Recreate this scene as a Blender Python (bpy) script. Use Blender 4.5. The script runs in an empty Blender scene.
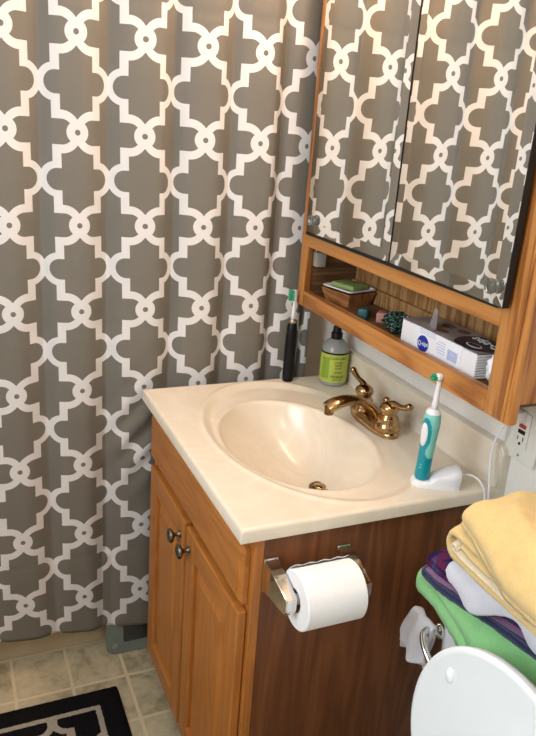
import bpy, bmesh, math, random
from mathutils import Vector, Matrix, noise
random.seed(7)
PI = math.pi
sc = bpy.context.scene
COL = sc.collection

# ------------------------------------------------------------------ camera
def camera():
    a, b, c = -0.43297, -0.33364, -0.0771
    Rz = Matrix.Rotation(a, 3, 'Z'); Rx = Matrix.Rotation(b, 3, 'X'); Ry = Matrix.Rotation(c, 3, 'Y')
    R = Rz @ Rx @ Ry
    M = Matrix((( R[0][0], R[0][2], -R[0][1]), (R[1][0], R[1][2], -R[1][1]), (R[2][0], R[2][2], -R[2][1]))).to_4x4()
    M.translation = Vector((-0.93076, -0.91619, 1.42548))
    cd = bpy.data.cameras.new('camera'); co = bpy.data.objects.new('camera', cd)
    co.matrix_world = M
    cd.sensor_fit = 'VERTICAL'; cd.sensor_height = 24; cd.sensor_width = 24
    cd.lens = 725.35 / 736 * 24
    cd.clip_start = 0.02
    COL.objects.link(co); sc.camera = co
camera()

# ------------------------------------------------------------------ world, lights, exposure
w = bpy.data.worlds.new('world'); sc.world = w; w.use_nodes = True
w.node_tree.nodes['Background'].inputs[0].default_value = (0.55, 0.72, 1.0, 1)
w.node_tree.nodes['Background'].inputs[1].default_value = 1.0
sc.view_settings.view_transform = 'Standard'
sc.view_settings.look = 'None'
sc.view_settings.gamma = 1
sc.view_settings.use_curve_mapping = False
sc.view_settings.exposure = 0.18

def area(name, loc, direction, sx, sy, power, color):
    l = bpy.data.lights.new(name, 'AREA'); l.shape = 'RECTANGLE'; l.size = sx; l.size_y = sy
    l.energy = power; l.color = color
    o = bpy.data.objects.new(name, l); COL.objects.link(o)
    o.location = loc
    o.rotation_euler = Vector(direction).to_track_quat('-Z', 'Y').to_euler()
    return o
def point(name, loc, r, power, color):
    l = bpy.data.lights.new(name, 'POINT'); l.shadow_soft_size = r; l.energy = power; l.color = color
    o = bpy.data.objects.new(name, l); COL.objects.link(o); o.location = loc
    return o
ROOM_L = -1.62; ROOM_F = -1.75; ROOM_B = 1.52; CEIL = 2.4
area('window_daylight', (ROOM_L - 0.10, -0.45, 1.62), (1, 0.10, -0.22), 0.8, 0.9, 19, (0.82, 0.91, 1.0))
BULBS = [(-0.16, 0.05, 2.02), (-0.16, 0.27, 2.02), (-0.16, 0.49, 2.02)]
for b in BULBS:
    point('bulb_light', b, 0.05, 6.8, (1.0, 0.68, 0.46))
area('ceiling_fill', (-0.95, -0.75, CEIL - 0.06), (0, 0, -1), 0.32, 0.32, 4, (1.0, 0.93, 0.84))  # added warm fill light under the ceiling, without a fixture

# ------------------------------------------------------------------ helpers: objects
def tag(o, label=None, cat=None, group=None, kind=None):
    if label: o['label'] = label
    if cat: o['category'] = cat
    if group: o['group'] = group
    if kind: o['kind'] = kind
    return o
def thing(name, loc, label, cat, group=None):
    o = bpy.data.objects.new(name, None); COL.objects.link(o)
    o.empty_display_size = 0.03
    o.location = loc
    tag(o, label, cat, group)
    return o
def origin(o):
    v = Vector((0, 0, 0))
    while o is not None:
        v += Vector(o.location); o = o.parent
    return v
def obj(name, bm, mat, parent=None, smooth=False, loc=None, label=None, cat=None, group=None, kind=None, angle=None):
    """links a bmesh (built in world coordinates) as one mesh object"""
    bmesh.ops.recalc_face_normals(bm, faces=bm.faces)
    base = origin(parent) if parent else Vector((0, 0, 0))
    org = Vector(loc) if loc else base
    for v in bm.verts: v.co -= org
    me = bpy.data.meshes.new(name); bm.to_mesh(me); bm.free()
    ms = mat if isinstance(mat, (list, tuple)) else [mat]
    for m in ms: me.materials.append(m)
    o = bpy.data.objects.new(name, me); COL.objects.link(o)
    if smooth:
        me.polygons.foreach_set('use_smooth', [True] * len(me.polygons))
        if angle is not None:
            try: me.set_sharp_from_angle(angle=math.radians(angle))
            except Exception: pass
    if parent: o.parent = parent
    o.location = org - base
    tag(o, label, cat, group, kind)
    return o

# ------------------------------------------------------------------ helpers: shapes
def NB(): return bmesh.new()
def addbox(bm, x0, x1, y0, y1, z0, z1, bev=0.0, seg=2, M=None, mi=0):
    r = bmesh.ops.create_cube(bm, size=1.0)
    vs = r['verts']
    for v in vs:
        v.co = Vector((x0 + (v.co.x + .5) * (x1 - x0), y0 + (v.co.y + .5) * (y1 - y0), z0 + (v.co.z + .5) * (z1 - z0)))
    fs = list({f for v in vs for f in v.link_faces})
    for f in fs: f.material_index = mi
    if bev > 0:
        es = list({e for v in vs for e in v.link_edges})
        rb = bmesh.ops.bevel(bm, geom=es, offset=bev, segments=seg, affect='EDGES', profile=0.5)
        vs = list({v for f in rb['faces'] for v in f.verts} | {v for v in vs if v.is_valid})
        for f in {f for v in vs for f in v.link_faces}: f.material_index = mi
    if M is not None:
        for v in vs: v.co = M @ v.co
    return vs
def box(*a, **k):
    bm = NB(); addbox(bm, *a, **k); return bm
def frame_axes(d):
    d = Vector(d).normalized()
    u = d.cross(Vector((0, 0, 1)))
    if u.length < 1e-4: u = Vector((1, 0, 0))
    u.normalize(); v = d.cross(u).normalized()
    return u, v
def addtube(bm, pts, rad, n=12, caps=True, flat=None):
    """tube along pts; rad number or list; flat = (su, sv) section scaling"""
    pts = [Vector(p) for p in pts]
    if not isinstance(rad, (list, tuple)): rad = [rad] * len(pts)
    rings = []; pu = None
    for i, p in enumerate(pts):
        if i == 0: d = pts[1] - pts[0]
        elif i == len(pts) - 1: d = pts[-1] - pts[-2]
        else: d = (pts[i + 1] - pts[i]).normalized() + (pts[i] - pts[i - 1]).normalized()
        d.normalize()
        if pu is None: u, v = frame_axes(d)
        else:
            u = (pu - d * pu.dot(d)).normalized(); v = d.cross(u).normalized()
        pu = u
        fu, fv = flat if flat else (1, 1)
        rings.append([bm.verts.new(p + (u * math.cos(2 * PI * k / n) * fu + v * math.sin(2 * PI * k / n) * fv) * rad[i]) for k in range(n)])
    for a, b in zip(rings, rings[1:]):
        for k in range(n):
            bm.faces.new((a[k], a[(k + 1) % n], b[(k + 1) % n], b[k]))
    if caps:
        bm.faces.new(rings[0][::-1]); bm.faces.new(rings[-1])
    return rings
def tube(*a, **k):
    bm = NB(); addtube(bm, *a, **k); return bm
def addlathe(bm, prof, c, n=32, axis='Z', M=None):
    """prof = [(r, h)...] turned about the axis through c"""
    rings = []; c = Vector(c)
    for r, h in prof:
        if r < 1e-5:
            q = [None]
            co = {'Z': Vector((0, 0, h)), 'X': Vector((h, 0, 0)), 'Y': Vector((0, h, 0))}[axis]
            if M is not None: co = M @ co
            q = [bm.verts.new(c + co)]
        else:
            q = []
            for k in range(n):
                a = 2 * PI * k / n; x, y = r * math.cos(a), r * math.sin(a)
                co = {'Z': Vector((x, y, h)), 'X': Vector((h, x, y)), 'Y': Vector((x, h, y))}[axis]
                if M is not None: co = M @ co
                q.append(bm.verts.new(c + co))
        rings.append(q)
    for a, b in zip(rings, rings[1:]):
        if len(a) == 1 and len(b) == 1: continue
        for k in range(n):
            k2 = (k + 1) % n
            if len(a) == 1: bm.faces.new((a[0], b[k], b[k2]))
            elif len(b) == 1: bm.faces.new((a[k], a[k2], b[0]))
            else: bm.faces.new((a[k], a[k2], b[k2], b[k]))
def lathe(*a, **k):
    bm = NB(); addlathe(bm, *a, **k); return bm
def addprism(bm, poly, axis, a, b):
    """poly: list of 2D points in the plane across the axis, extruded from a to b"""
    def P(p, t):
        return {'X': (t, p[0], p[1]), 'Y': (p[0], t, p[1]), 'Z': (p[0], p[1], t)}[axis]
    A = [bm.verts.new(P(p, a)) for p in poly]; B = [bm.verts.new(P(p, b)) for p in poly]
    n = len(poly)
    for k in range(n): bm.faces.new((A[k], A[(k + 1) % n], B[(k + 1) % n], B[k]))
    bm.faces.new(A[::-1]); bm.faces.new(B)
def prism(*a):
    bm = NB(); addprism(bm, *a); return bm
def bez(p0, p1, p2, p3, n=10):
    out = []
    p0, p1, p2, p3 = map(Vector, (p0, p1, p2, p3))
    for i in range(n + 1):
        t = i / n; s = 1 - t
        out.append(p0 * s**3 + p1 * 3 * s * s * t + p2 * 3 * s * t * t + p3 * t**3)
    return out
def text_mesh(body, size, name='lettering', extrude=0.0003, spacing=1.0):
    cu = bpy.data.curves.new(name, 'FONT'); cu.body = body; cu.size = size; cu.extrude = extrude
    cu.align_x = 'CENTER'; cu.align_y = 'CENTER'; cu.space_character = spacing
    o = bpy.data.objects.new('tmp', cu); COL.objects.link(o)
    dg = bpy.context.evaluated_depsgraph_get(); dg.update()
    me = bpy.data.meshes.new_from_object(o.evaluated_get(dg))
    bpy.data.objects.remove(o); bpy.data.curves.remove(cu)
    bm = NB(); bm.from_mesh(me); bpy.data.meshes.remove(me)
    return bm
def place_text(bm, origin_, right, up):
    right = Vector(right).normalized(); up = Vector(up).normalized(); nrm = right.cross(up)
    for v in bm.verts:
        v.co = Vector(origin_) + right * v.co.x + up * v.co.y + nrm * v.co.z
    return bm
def join(dst, src, mi=0):
    me = bpy.data.meshes.new('tmp'); src.to_mesh(me); src.free()
    n0 = len(dst.faces); dst.from_mesh(me); dst.faces.ensure_lookup_table()
    for f in dst.faces[n0:]: f.material_index = mi
    bpy.data.meshes.remove(me)

# ------------------------------------------------------------------ materials
def newmat(name):
    m = bpy.data.materials.new(name); m.use_nodes = True
    nt = m.node_tree; b = nt.nodes['Principled BSDF']
    return m, nt, b
def N(nt, t, **k):
    n = nt.nodes.new(t)
    for a, v in k.items(): setattr(n, a, v)
    return n
def coords(nt, scale=(1, 1, 1), kind='Object', rot=(0, 0, 0)):
    tc = N(nt, 'ShaderNodeTexCoord'); mp = N(nt, 'ShaderNodeMapping')
    mp.inputs['Scale'].default_value = scale; mp.inputs['Rotation'].default_value = rot
    nt.links.new(tc.outputs[kind], mp.inputs[0]); return mp.outputs[0]
def ramp(nt, fac, stops):
    r = N(nt, 'ShaderNodeValToRGB'); e = r.color_ramp.elements
    while len(e) < len(stops): e.new(0.5)
    for el, (p, c) in zip(e, stops): el.position = p; el.color = (*c, 1)
    nt.links.new(fac, r.inputs[0]); return r.outputs[0]
def noise_tex(nt, vec, scale, detail=4, rough=0.55, dist=0.0):
    n = N(nt, 'ShaderNodeTexNoise'); n.inputs['Scale'].default_value = scale
    n.inputs['Detail'].default_value = detail; n.inputs['Roughness'].default_value = rough
    n.inputs['Distortion'].default_value = dist
    nt.links.new(vec, n.inputs['Vector']); return n.outputs[0]
def bump(nt, b, h, strength, dist=0.002):
    bp = N(nt, 'ShaderNodeBump'); bp.inputs['Strength'].default_value = strength
    bp.inputs['Distance'].default_value = dist
    nt.links.new(h, bp.inputs['Height']); nt.links.new(bp.outputs[0], b.inputs['Normal'])
def plain(name, col, rough=0.5, metal=0.0, var=0.06, nscale=30, bumps=0.0, bscale=200, coat=0.0, spec=None):
    m, nt, b = newmat(name)
    v = coords(nt)
    n = noise_tex(nt, v, nscale)
    lo = tuple(max(0, c * (1 - var)) for c in col); hi = tuple(min(1, c * (1 + var)) for c in col)
    nt.links.new(ramp(nt, n, [(0.3, lo), (0.7, hi)]), b.inputs['Base Color'])
    b.inputs['Roughness'].default_value = rough; b.inputs['Metallic'].default_value = metal
    b.inputs['Coat Weight'].default_value = coat
    if spec is not None: b.inputs['Specular IOR Level'].default_value = spec
    if bumps: bump(nt, b, noise_tex(nt, v, bscale, 3), bumps)
    return m
def wood(name, c0, c1, c2, axis='Z', scale=1.0, rough=0.42, pores=0.6, coat=0.08):
    m, nt, b = newmat(name)
    st = {'X': (0.7, 9, 9), 'Y': (9, 0.7, 9), 'Z': (9, 9, 0.7)}[axis]
    fn = {'X': (8, 160, 160), 'Y': (160, 8, 160), 'Z': (160, 160, 8)}[axis]
    v = coords(nt, tuple(s * scale for s in st))
    n1 = noise_tex(nt, v, 1.6, 3, 0.5, 0.6)
    # rings: fold the noise into bands
    mu = N(nt, 'ShaderNodeMath', operation='MULTIPLY'); mu.inputs[1].default_value = 42
    nt.links.new(n1, mu.inputs[0])
    si = N(nt, 'ShaderNodeMath', operation='SINE'); nt.links.new(mu.outputs[0], si.inputs[0])
    ma = N(nt, 'ShaderNodeMath', operation='MULTIPLY_ADD'); ma.inputs[1].default_value = .22; ma.inputs[2].default_value = .5
    nt.links.new(si.outputs[0], ma.inputs[0])
    n2 = noise_tex(nt, coords(nt, tuple(s * scale for s in fn)), 1.0, 4, 0.7)
    ad = N(nt, 'ShaderNodeMath', operation='MULTIPLY_ADD'); ad.inputs[1].default_value = pores
    nt.links.new(n2, ad.inputs[0]); nt.links.new(ma.outputs[0], ad.inputs[2])
    sb = N(nt, 'ShaderNodeMath', operation='SUBTRACT'); sb.inputs[1].default_value = pores * .5
    nt.links.new(ad.outputs[0], sb.inputs[0])
    nt.links.new(ramp(nt, sb.outputs[0], [(0.22, c0), (0.5, c1), (0.8, c2)]), b.inputs['Base Color'])
    b.inputs['Roughness'].default_value = rough
    b.inputs['Coat Weight'].default_value = coat; b.inputs['Coat Roughness'].default_value = 0.25
    bump(nt, b, n2, 0.15, 0.001)
    return m
def terry(name, col, var=0.12, strength=0.9):
    m, nt, b = newmat(name)
    v = coords(nt)
    n1 = noise_tex(nt, v, 700, 2, 0.6); n2 = noise_tex(nt, v, 45, 4, 0.6)
    lo = tuple(c * (1 - var) for c in col); hi = tuple(min(1, c * (1 + var)) for c in col)
    mx = N(nt, 'ShaderNodeMath', operation='MULTIPLY_ADD'); mx.inputs[1].default_value = 0.6
    nt.links.new(n1, mx.inputs[0])
    ml = N(nt, 'ShaderNodeMath', operation='MULTIPLY'); ml.inputs[1].default_value = 0.4
    nt.links.new(n2, ml.inputs[0]); nt.links.new(ml.outputs[0], mx.inputs[2])
    nt.links.new(ramp(nt, mx.outputs[0], [(0.35, lo), (0.65, hi)]), b.inputs['Base Color'])
    b.inputs['Roughness'].default_value = 0.95
    b.inputs['Specular IOR Level'].default_value = 0.1
    b.inputs['Sheen Weight'].default_value = 0.25
    bump(nt, b, mx.outputs[0], strength, 0.004)
    return m
class MX:
    """small maths wrapper for signed shapes in nodes"""
    def __init__(s, nt): s.nt = nt
    def op(s, o, a, b=0.0, c=None):
        n = N(s.nt, 'ShaderNodeMath', operation=o)
        for i, q in enumerate((a, b) if c is None else (a, b, c)):
            if isinstance(q, (int, float)): n.inputs[i].default_value = q
            else: s.nt.links.new(q, n.inputs[i])
        return n.outputs[0]
    def add(s, a, b): return s.op('ADD', a, b)
    def sub(s, a, b): return s.op('SUBTRACT', a, b)
    def mul(s, a, b): return s.op('MULTIPLY', a, b)
    def ab(s, a): return s.op('ABSOLUTE', a)
    def lt(s, a, b): return s.op('LESS_THAN', a, b)
    def gt(s, a, b): return s.op('GREATER_THAN', a, b)
    def mn(s, a, b): return s.op('MINIMUM', a, b)
    def mx(s, a, b): return s.op('MAXIMUM', a, b)
    def dist(s, x, z, cx, cz):
        dx = s.sub(x, cx); dz = s.sub(z, cz)
        return s.op('SQRT', s.add(s.mul(dx, dx), s.mul(dz, dz)))
    def cell(s, a, period, off=0.0):
        """signed distance to the nearest multiple of the period"""
        t = s.op('FRACT', s.add(s.mul(s.sub(a, off), 1 / period), 0.5 + 100))
        return s.mul(s.sub(t, 0.5), period)
def lattice_mask(q, u, v, P, R):
    """1 inside the coloured medallions and dots of the quatrefoil lattice, 0 on the white bands.
    knots at multiples of (P, R); sizes for P=.155 R=.1917, scaled to P."""
    k = P / .155
    hx, hz = P / 2, R / 2
    xk = q.ab(q.cell(u, P)); zk = q.ab(q.cell(v, R))            # offsets from the nearest knot
    # medallion A: centre at knot column, half way between knot rows
    za = q.sub(hz, zk)                                          # |z| from A's centre
    stem = q.mn(q.lt(xk, .0350 * k), q.gt(q.dist(xk, za, .0338 * k, .0932 * k), .0404 * k))
    stem = q.mn(stem, q.lt(za, .0700 * k))
    lobe = q.lt(q.dist(xk, za, .0445 * k, 0), .0227 * k)
    barr = q.mn(q.lt(xk, .0445 * k), q.lt(za, .0227 * k))
    A = q.mx(q.mx(stem, lobe), barr)
    # medallion B: centre half way between knots, on the knot row
    xb = q.sub(hx, xk)
    stb = q.mn(q.lt(xb, .0240 * k), q.gt(q.dist(xb, zk, .0325 * k, hz), .0370 * k))
    lob = q.lt(q.dist(xb, zk, .0437 * k, 0), .0255 * k)
    bar = q.mn(q.lt(xb, .0437 * k), q.lt(zk, .0255 * k))
    B = q.mn(q.mx(q.mx(stb, lob), bar), q.gt(q.dist(xk, zk, 0, 0), .0232 * k))
    dot = q.lt(q.dist(xk, zk, 0, 0), .0058 * k)
    return q.mx(q.mx(A, B), dot)
def mixcol(nt, fac, a, b):
    n = N(nt, 'ShaderNodeMix', data_type='RGBA')
    for s, q in ((0, fac),):
        nt.links.new(q, n.inputs[0]) if not isinstance(q, (int, float)) else None
    if isinstance(fac, (int, float)): n.inputs[0].default_value = fac
    for i, q in ((6, a), (7, b)):
        if isinstance(q, tuple): n.inputs[i].default_value = (*q, 1)
        else: nt.links.new(q, n.inputs[i])
    return n.outputs[2]

CP, CR = .155, .1917
def curtain_mat():
    m, nt, b = newmat('curtain_fabric')
    uv = N(nt, 'ShaderNodeUVMap'); uv.uv_map = 'fabric'
    sp = N(nt, 'ShaderNodeSeparateXYZ'); nt.links.new(uv.outputs[0], sp.inputs[0])
    q = MX(nt)
    mask = lattice_mask(q, sp.outputs[0], sp.outputs[1], CP, CR)
    col = mixcol(nt, mask, (.73, .715, .70), (.180, .166, .138))
    nt.links.new(col, b.inputs['Base Color'])
    b.inputs['Roughness'].default_value = 0.62
    b.inputs['Specular IOR Level'].default_value = 0.3
    v = coords(nt)
    h = noise_tex(nt, v, 9, 5, 0.6)
    bump(nt, b, h, 0.25, 0.01)
    return m
def tile_mat():
    m, nt, b = newmat('floor_tiles')
    v = coords(nt, kind='Object'); sp = N(nt, 'ShaderNodeSeparateXYZ'); nt.links.new(v, sp.inputs[0])
    q = MX(nt)
    x = q.ab(q.cell(sp.outputs[0], .1395, -.705)); y = q.ab(q.cell(sp.outputs[1], .153, .768))
    grout = q.mx(q.lt(x, .0042), q.lt(y, .0042))
    # tone per tile
    wn = N(nt, 'ShaderNodeTexWhiteNoise')
    cb = N(nt, 'ShaderNodeCombineXYZ')
    nt.links.new(q.op('FLOOR', q.add(q.mul(q.add(sp.outputs[0], .705), 1 / .1395), .5 + .5)), cb.inputs[0])
    nt.links.new(q.op('FLOOR', q.add(q.mul(q.sub(sp.outputs[1], .768), 1 / .153), .5 + .5)), cb.inputs[1])
    nt.links.new(cb.outputs[0], wn.inputs[0])
    n = noise_tex(nt, v, 14, 6, 0.62, 0.5); n3 = noise_tex(nt, v, 60, 4, 0.6)
    s = q.add(q.add(q.mul(n, .75), q.mul(n3, .25)), q.mul(q.sub(wn.outputs[0], .5), .10))
    tone = ramp(nt, s, [(.36, (.31, .255, .155)), (.50, (.50, .43, .28)), (.64, (.60, .53, .36))])
    col = mixcol(nt, grout, tone, (.66, .56, .37))
    nt.links.new(col, b.inputs['Base Color'])
    b.inputs['Roughness'].default_value = 0.42
    hh = q.sub(q.mul(n3, .3), grout)
    bump(nt, b, hh, 0.35, 0.002)
    return m
def rug_mat():
    """black pile with a cream line border and lattice; object origin is the rug's far right corner"""
    m, nt, b = newmat('bath_mat_pile')
    v = coords(nt); sp = N(nt, 'ShaderNodeSeparateXYZ')
    wob = noise_tex(nt, v, 260, 2, .6)
    q = MX(nt); nt.links.new(v, sp.inputs[0])
    wv = q.mul(q.sub(wob, .5), .007)
    x = q.add(q.mul(sp.outputs[0], -1), wv); y = q.add(q.mul(sp.outputs[1], -1), wv)   # both grow into the rug
    inx = q.gt(x, .062); iny = q.gt(y, .062)
    line = q.mn(q.mn(q.gt(x, .056), q.gt(y, .056)), q.op('SUBTRACT', 1.0, q.mn(q.gt(x, .069), q.gt(y, .069))))
    # inside lattice: white bands
    mask = lattice_mask(q, q.add(x, -.174 + .085), q.add(y, -.080 + .105), .17, .21)
    band = q.mn(q.op('SUBTRACT', 1.0, mask), q.mn(q.gt(x, .069), q.gt(y, .069)))
    wh = q.mx(line, band)
    n1 = noise_tex(nt, v, 500, 2, .6)
    c = mixcol(nt, wh, ramp(nt, n1, [(.35, (.006, .006, .007)), (.7, (.022, .021, .022))]),
               ramp(nt, n1, [(.35, (.42, .38, .30)), (.7, (.66, .61, .50))]))
    nt.links.new(c, b.inputs['Base Color']); b.inputs['Roughness'].default_value = 1.0
    b.inputs['Specular IOR Level'].default_value = 0.05
    bump(nt, b, n1, 1.0, 0.006)
    return m
def marble_mat():
    m, nt, b = newmat('cultured_marble')
    v = coords(nt); n = noise_tex(nt, v, 5, 4, .5, 2.2)
    nt.links.new(ramp(nt, n, [(.30, (.74, .655, .52)), (.48, (.77, .69, .555)), (.52, (.79, .715, .585)), (.56, (.77, .69, .555)), (.75, (.75, .665, .53))]), b.inputs['Base Color'])
    b.inputs['Roughness'].default_value = .24
    b.inputs['Coat Weight'].default_value = .2; b.inputs['Coat Roughness'].default_value = .18
    return m
def purple_mat():
    m, nt, b = newmat('patterned_towel')
    v = coords(nt); q = MX(nt); sp = N(nt, 'ShaderNodeSeparateXYZ'); nt.links.new(v, sp.inputs[0])
    n = noise_tex(nt, coords(nt, (14, 50, 14)), 1.0, 3, .5, .3)
    fine = noise_tex(nt, v, 600, 2, .6)
    s = q.add(q.mul(n, .8), q.mul(fine, .2))
    nt.links.new(ramp(nt, s, [(.38, (.010, .012, .045)), (.45, (.035, .02, .10)), (.50, (.16, .02, .06)), (.54, (.03, .025, .10)), (.6, (.13, .07, .20)), (.66, (.015, .06, .09))]), b.inputs['Base Color'])
    b.inputs['Roughness'].default_value = .95; b.inputs['Specular IOR Level'].default_value = .1
    bump(nt, b, fine, .8, .004)
    return m
def clearmat(name, col, rough=0.08, trans=0.85, ior=1.45):
    m, nt, b = newmat(name)
    n = noise_tex(nt, coords(nt), 20)
    nt.links.new(ramp(nt, n, [(.3, tuple(c * .97 for c in col)), (.7, col)]), b.inputs['Base Color'])
    b.inputs['Roughness'].default_value = rough
    b.inputs['Transmission Weight'].default_value = trans
    b.inputs['IOR'].default_value = ior
    return m
M = {}
M['curtain'] = curtain_mat()
M['tiles'] = tile_mat()
M['rug'] = rug_mat()
M['marble'] = marble_mat()
M['wall'] = plain('wall_paint', (.78, .755, .69), .55, var=.02, bumps=.08, bscale=120)
M['ceiling'] = plain('ceiling_paint', (.80, .79, .76), .8, var=.02)
M['trimw'] = plain('trim_paint', (.8, .79, .76), .4, var=.02)
M['tub'] = plain('beige_tub', (.56, .47, .31), .25, var=.04, nscale=8)
M['oak_z'] = wood('oak_upright', (.24, .080, .016), (.45, .180, .042), (.54, .245, .065), 'Z')
M['oak_y'] = wood('oak_lengthwise', (.24, .080, .016), (.45, .180, .042), (.54, .245, .065), 'Y')
M['van_z'] = wood('vanity_oak_upright', (.37, .128, .022), (.43, .155, .027), (.47, .178, .034), 'Z', pores=.3)
M['van_y'] = wood('vanity_oak_lengthwise', (.37, .128, .022), (.43, .155, .027), (.47, .178, .034), 'Y', pores=.3)
M['veneer'] = wood('side_veneer', (.135, .044, .014), (.185, .063, .019), (.225, .082, .026), 'Z', .8, .45, .8, .03)
M['ply'] = wood('cabinet_plywood', (.24, .11, .03), (.42, .22, .08), (.52, .30, .12), 'Z', 1.3, .6, .7, 0)
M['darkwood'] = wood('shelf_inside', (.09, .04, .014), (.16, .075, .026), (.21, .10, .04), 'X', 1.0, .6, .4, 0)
M['boxwood'] = wood('box_wood', (.22, .08, .025), (.36, .15, .05), (.45, .2, .07), 'Y', 1.2, .5, .3, 0)
M['mirror'] = plain('mirror_glass', (.86, .87, .85), .012, 1.0, var=.004)
M['black'] = plain('black_plastic', (.004, .004, .005), .42, var=.1, spec=.25)
M['blackmat'] = plain('black_edge', (.006, .006, .007), .5, var=.1)
M['brass'] = plain('antique_brass', (.42, .275, .135), .16, 1.0, var=.2, nscale=60)
M['darkbrass'] = plain('dark_brass', (.20, .13, .06), .28, 1.0, var=.3, nscale=120)
M['chrome'] = plain('chrome', (.72, .70, .67), .08, 1.0, var=.03)
M['pewter'] = plain('pewter', (.17, .155, .13), .30, 1.0, var=.15, nscale=80)
M['nickel'] = plain('satin_nickel', (.50, .46, .40), .2, 1.0, var=.05)
M['paper'] = plain('tissue_paper', (.86, .86, .86), .9, var=.015, nscale=90, bumps=.25, bscale=160)
M['card'] = plain('cardboard_core', (.30, .20, .11), .9)
M['white'] = plain('white_plastic', (.82, .82, .83), .3, var=.015)
M['ceramic'] = plain('white_ceramic', (.80, .80, .80), .12, var=.01, coat=.3)
M['lid'] = plain('toilet_lid_white', (.86, .93, .95), .28, var=.008)
M['teal'] = plain('teal_plastic', (.0, .27, .33), .3, var=.04)
M['mint'] = plain('mint_rubber', (.22, .60, .53), .42, var=.04)
M['green_br'] = plain('green_bristles', (.03, .42, .22), .7, var=.3, nscale=700)
M['white_br'] = plain('white_bristles', (.8, .82, .8), .7, var=.05, nscale=700)
M['soapliq'] = clearmat('soap_liquid', (.62, .72, .30), .15, .35)
M['clearpl'] = clearmat('clear_plastic', (.66, .68, .64), .2, .55)
M['glass'] = clearmat('clear_acrylic', (.26, .27, .25), .12, .8)
M['lime'] = plain('lime_label', (.44, .52, .07), .5, var=.05)
M['limedk'] = plain('olive_label_print', (.22, .36, .03), .5, var=.05)
M['ink'] = plain('dark_print', (.02, .035, .02), .6)
M['cream'] = plain('pale_print', (.85, .85, .8), .6)
M['navy'] = plain('navy_print', (.004, .008, .035), .25, var=.05)
M['blue'] = plain('blue_print', (.012, .035, .34), .3, var=.1)
M['paleblue'] = plain('pale_blue_print', (.36, .42, .66), .4)
M['boxwhite'] = plain('carton_white', (.82, .84, .88), .35, var=.02)
M['boxtop'] = plain('carton_printed_top', (.30, .26, .26), .3, var=.35, nscale=25)
M['brown'] = plain('brown_print', (.13, .07, .05), .4, var=.3)
M['soapgreen'] = plain('green_soap', (.27, .37, .12), .45, var=.05)
M['pink'] = plain('pink_plastic', (.46, .21, .17), .5, var=.08)
M['dteal'] = plain('dark_teal_plastic', (.02, .08, .085), .4, var=.1)
M['red'] = plain('red_button', (.42, .02, .04), .4)
M['ivory'] = plain('outlet_ivory', (.76, .75, .68), .35, var=.01)
M['yellow'] = terry('yellow_terry', (.82, .60, .25))
M['hem'] = terry('pale_hem', (.88, .74, .50))
M['wterry'] = terry('white_terry', (.74, .76, .84), .07)
M['gterry'] = terry('green_terry', (.30, .68, .27), .10)
M['greyterry'] = terry('grey_white_terry', (.66, .65, .68), .07)
M['purple'] = purple_mat()
M['mauve'] = terry('mauve_edge', (.24, .12, .24))
M['navyt'] = terry('navy_terry', (.03, .035, .10))
M['scale_edge'] = plain('grey_green_plastic', (.17, .205, .18), .3, var=.05)
M['scale_glass'] = plain('smoked_glass', (.035, .038, .036), .08, var=.1, coat=.5)
M['bulb'], _nt, _b = newmat('lamp_globe')
_b.inputs['Base Color'].default_value = (.9, .88, .84, 1); _b.inputs['Roughness'].default_value = .4
_b.inputs['Emission Color'].default_value = (1, .75, .48, 1); _b.inputs['Emission Strength'].default_value = 4
M['foil'], _nt, _b = newmat('dark_green_foil')
_v = coords(_nt); _n = noise_tex(_nt, _v, 220, 2, .6)
_nt.links.new(ramp(_nt, _n, [(.45, (.003, .008, .008)), (.54, (.008, .07, .04)), (.60, (.003, .010, .010)), (.68, (.35, .45, .42))]), _b.inputs['Base Color'])
_b.inputs['Roughness'].default_value = .2
M['pane'], _nt, _b = newmat('window_pane')
_t = N(_nt, 'ShaderNodeBsdfTransparent'); _g = N(_nt, 'ShaderNodeBsdfGlossy'); _mx = N(_nt, 'ShaderNodeMixShader')
_g.inputs['Roughness'].default_value = .02; _mx.inputs[0].default_value = .06
_nt.links.new(_t.outputs[0], _mx.inputs[1]); _nt.links.new(_g.outputs[0], _mx.inputs[2])
_nt.links.new(_mx.outputs[0], _nt.nodes['Material Output'].inputs[0])

# ------------------------------------------------------------------ the room
T = .1
obj('floor', box(ROOM_L - T, T, ROOM_F - T, ROOM_B + T, -.1, 0), M['tiles'], kind='structure')
obj('ceiling', box(ROOM_L - T, T, ROOM_F - T, ROOM_B + T, CEIL, CEIL + .1), M['ceiling'], kind='structure')
obj('wall_right', box(0, T, ROOM_F - T, ROOM_B + T, 0, CEIL), M['wall'], kind='structure')
obj('wall_back', box(ROOM_L - T, 0, ROOM_B, ROOM_B + T, 0, CEIL), M['wall'], kind='structure')
obj('wall_front', box(ROOM_L - T, 0, ROOM_F - T, ROOM_F, 0, CEIL), M['wall'], kind='structure')
bm = NB(); wy0, wy1, wz0, wz1 = -.90, 0.0, 1.12, 2.12
addbox(bm, ROOM_L - T, ROOM_L, ROOM_F, wy0, 0, CEIL); addbox(bm, ROOM_L - T, ROOM_L, wy1, ROOM_B, 0, CEIL)
addbox(bm, ROOM_L - T, ROOM_L, wy0, wy1, 0, wz0); addbox(bm, ROOM_L - T, ROOM_L, wy0, wy1, wz1, CEIL)
obj('wall_left', bm, M['wall'], kind='structure')
bm = NB()
for a in ((wy0, wy1, wz0, wz0 + .03), (wy0, wy1, wz1 - .03, wz1), (wy0, wy0 + .03, wz0 + .03, wz1 - .03), (wy1 - .03, wy1, wz0 + .03, wz1 - .03)):
    addbox(bm, ROOM_L - .07, ROOM_L - .02, a[0], a[1], a[2], a[3], .004)
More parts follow.
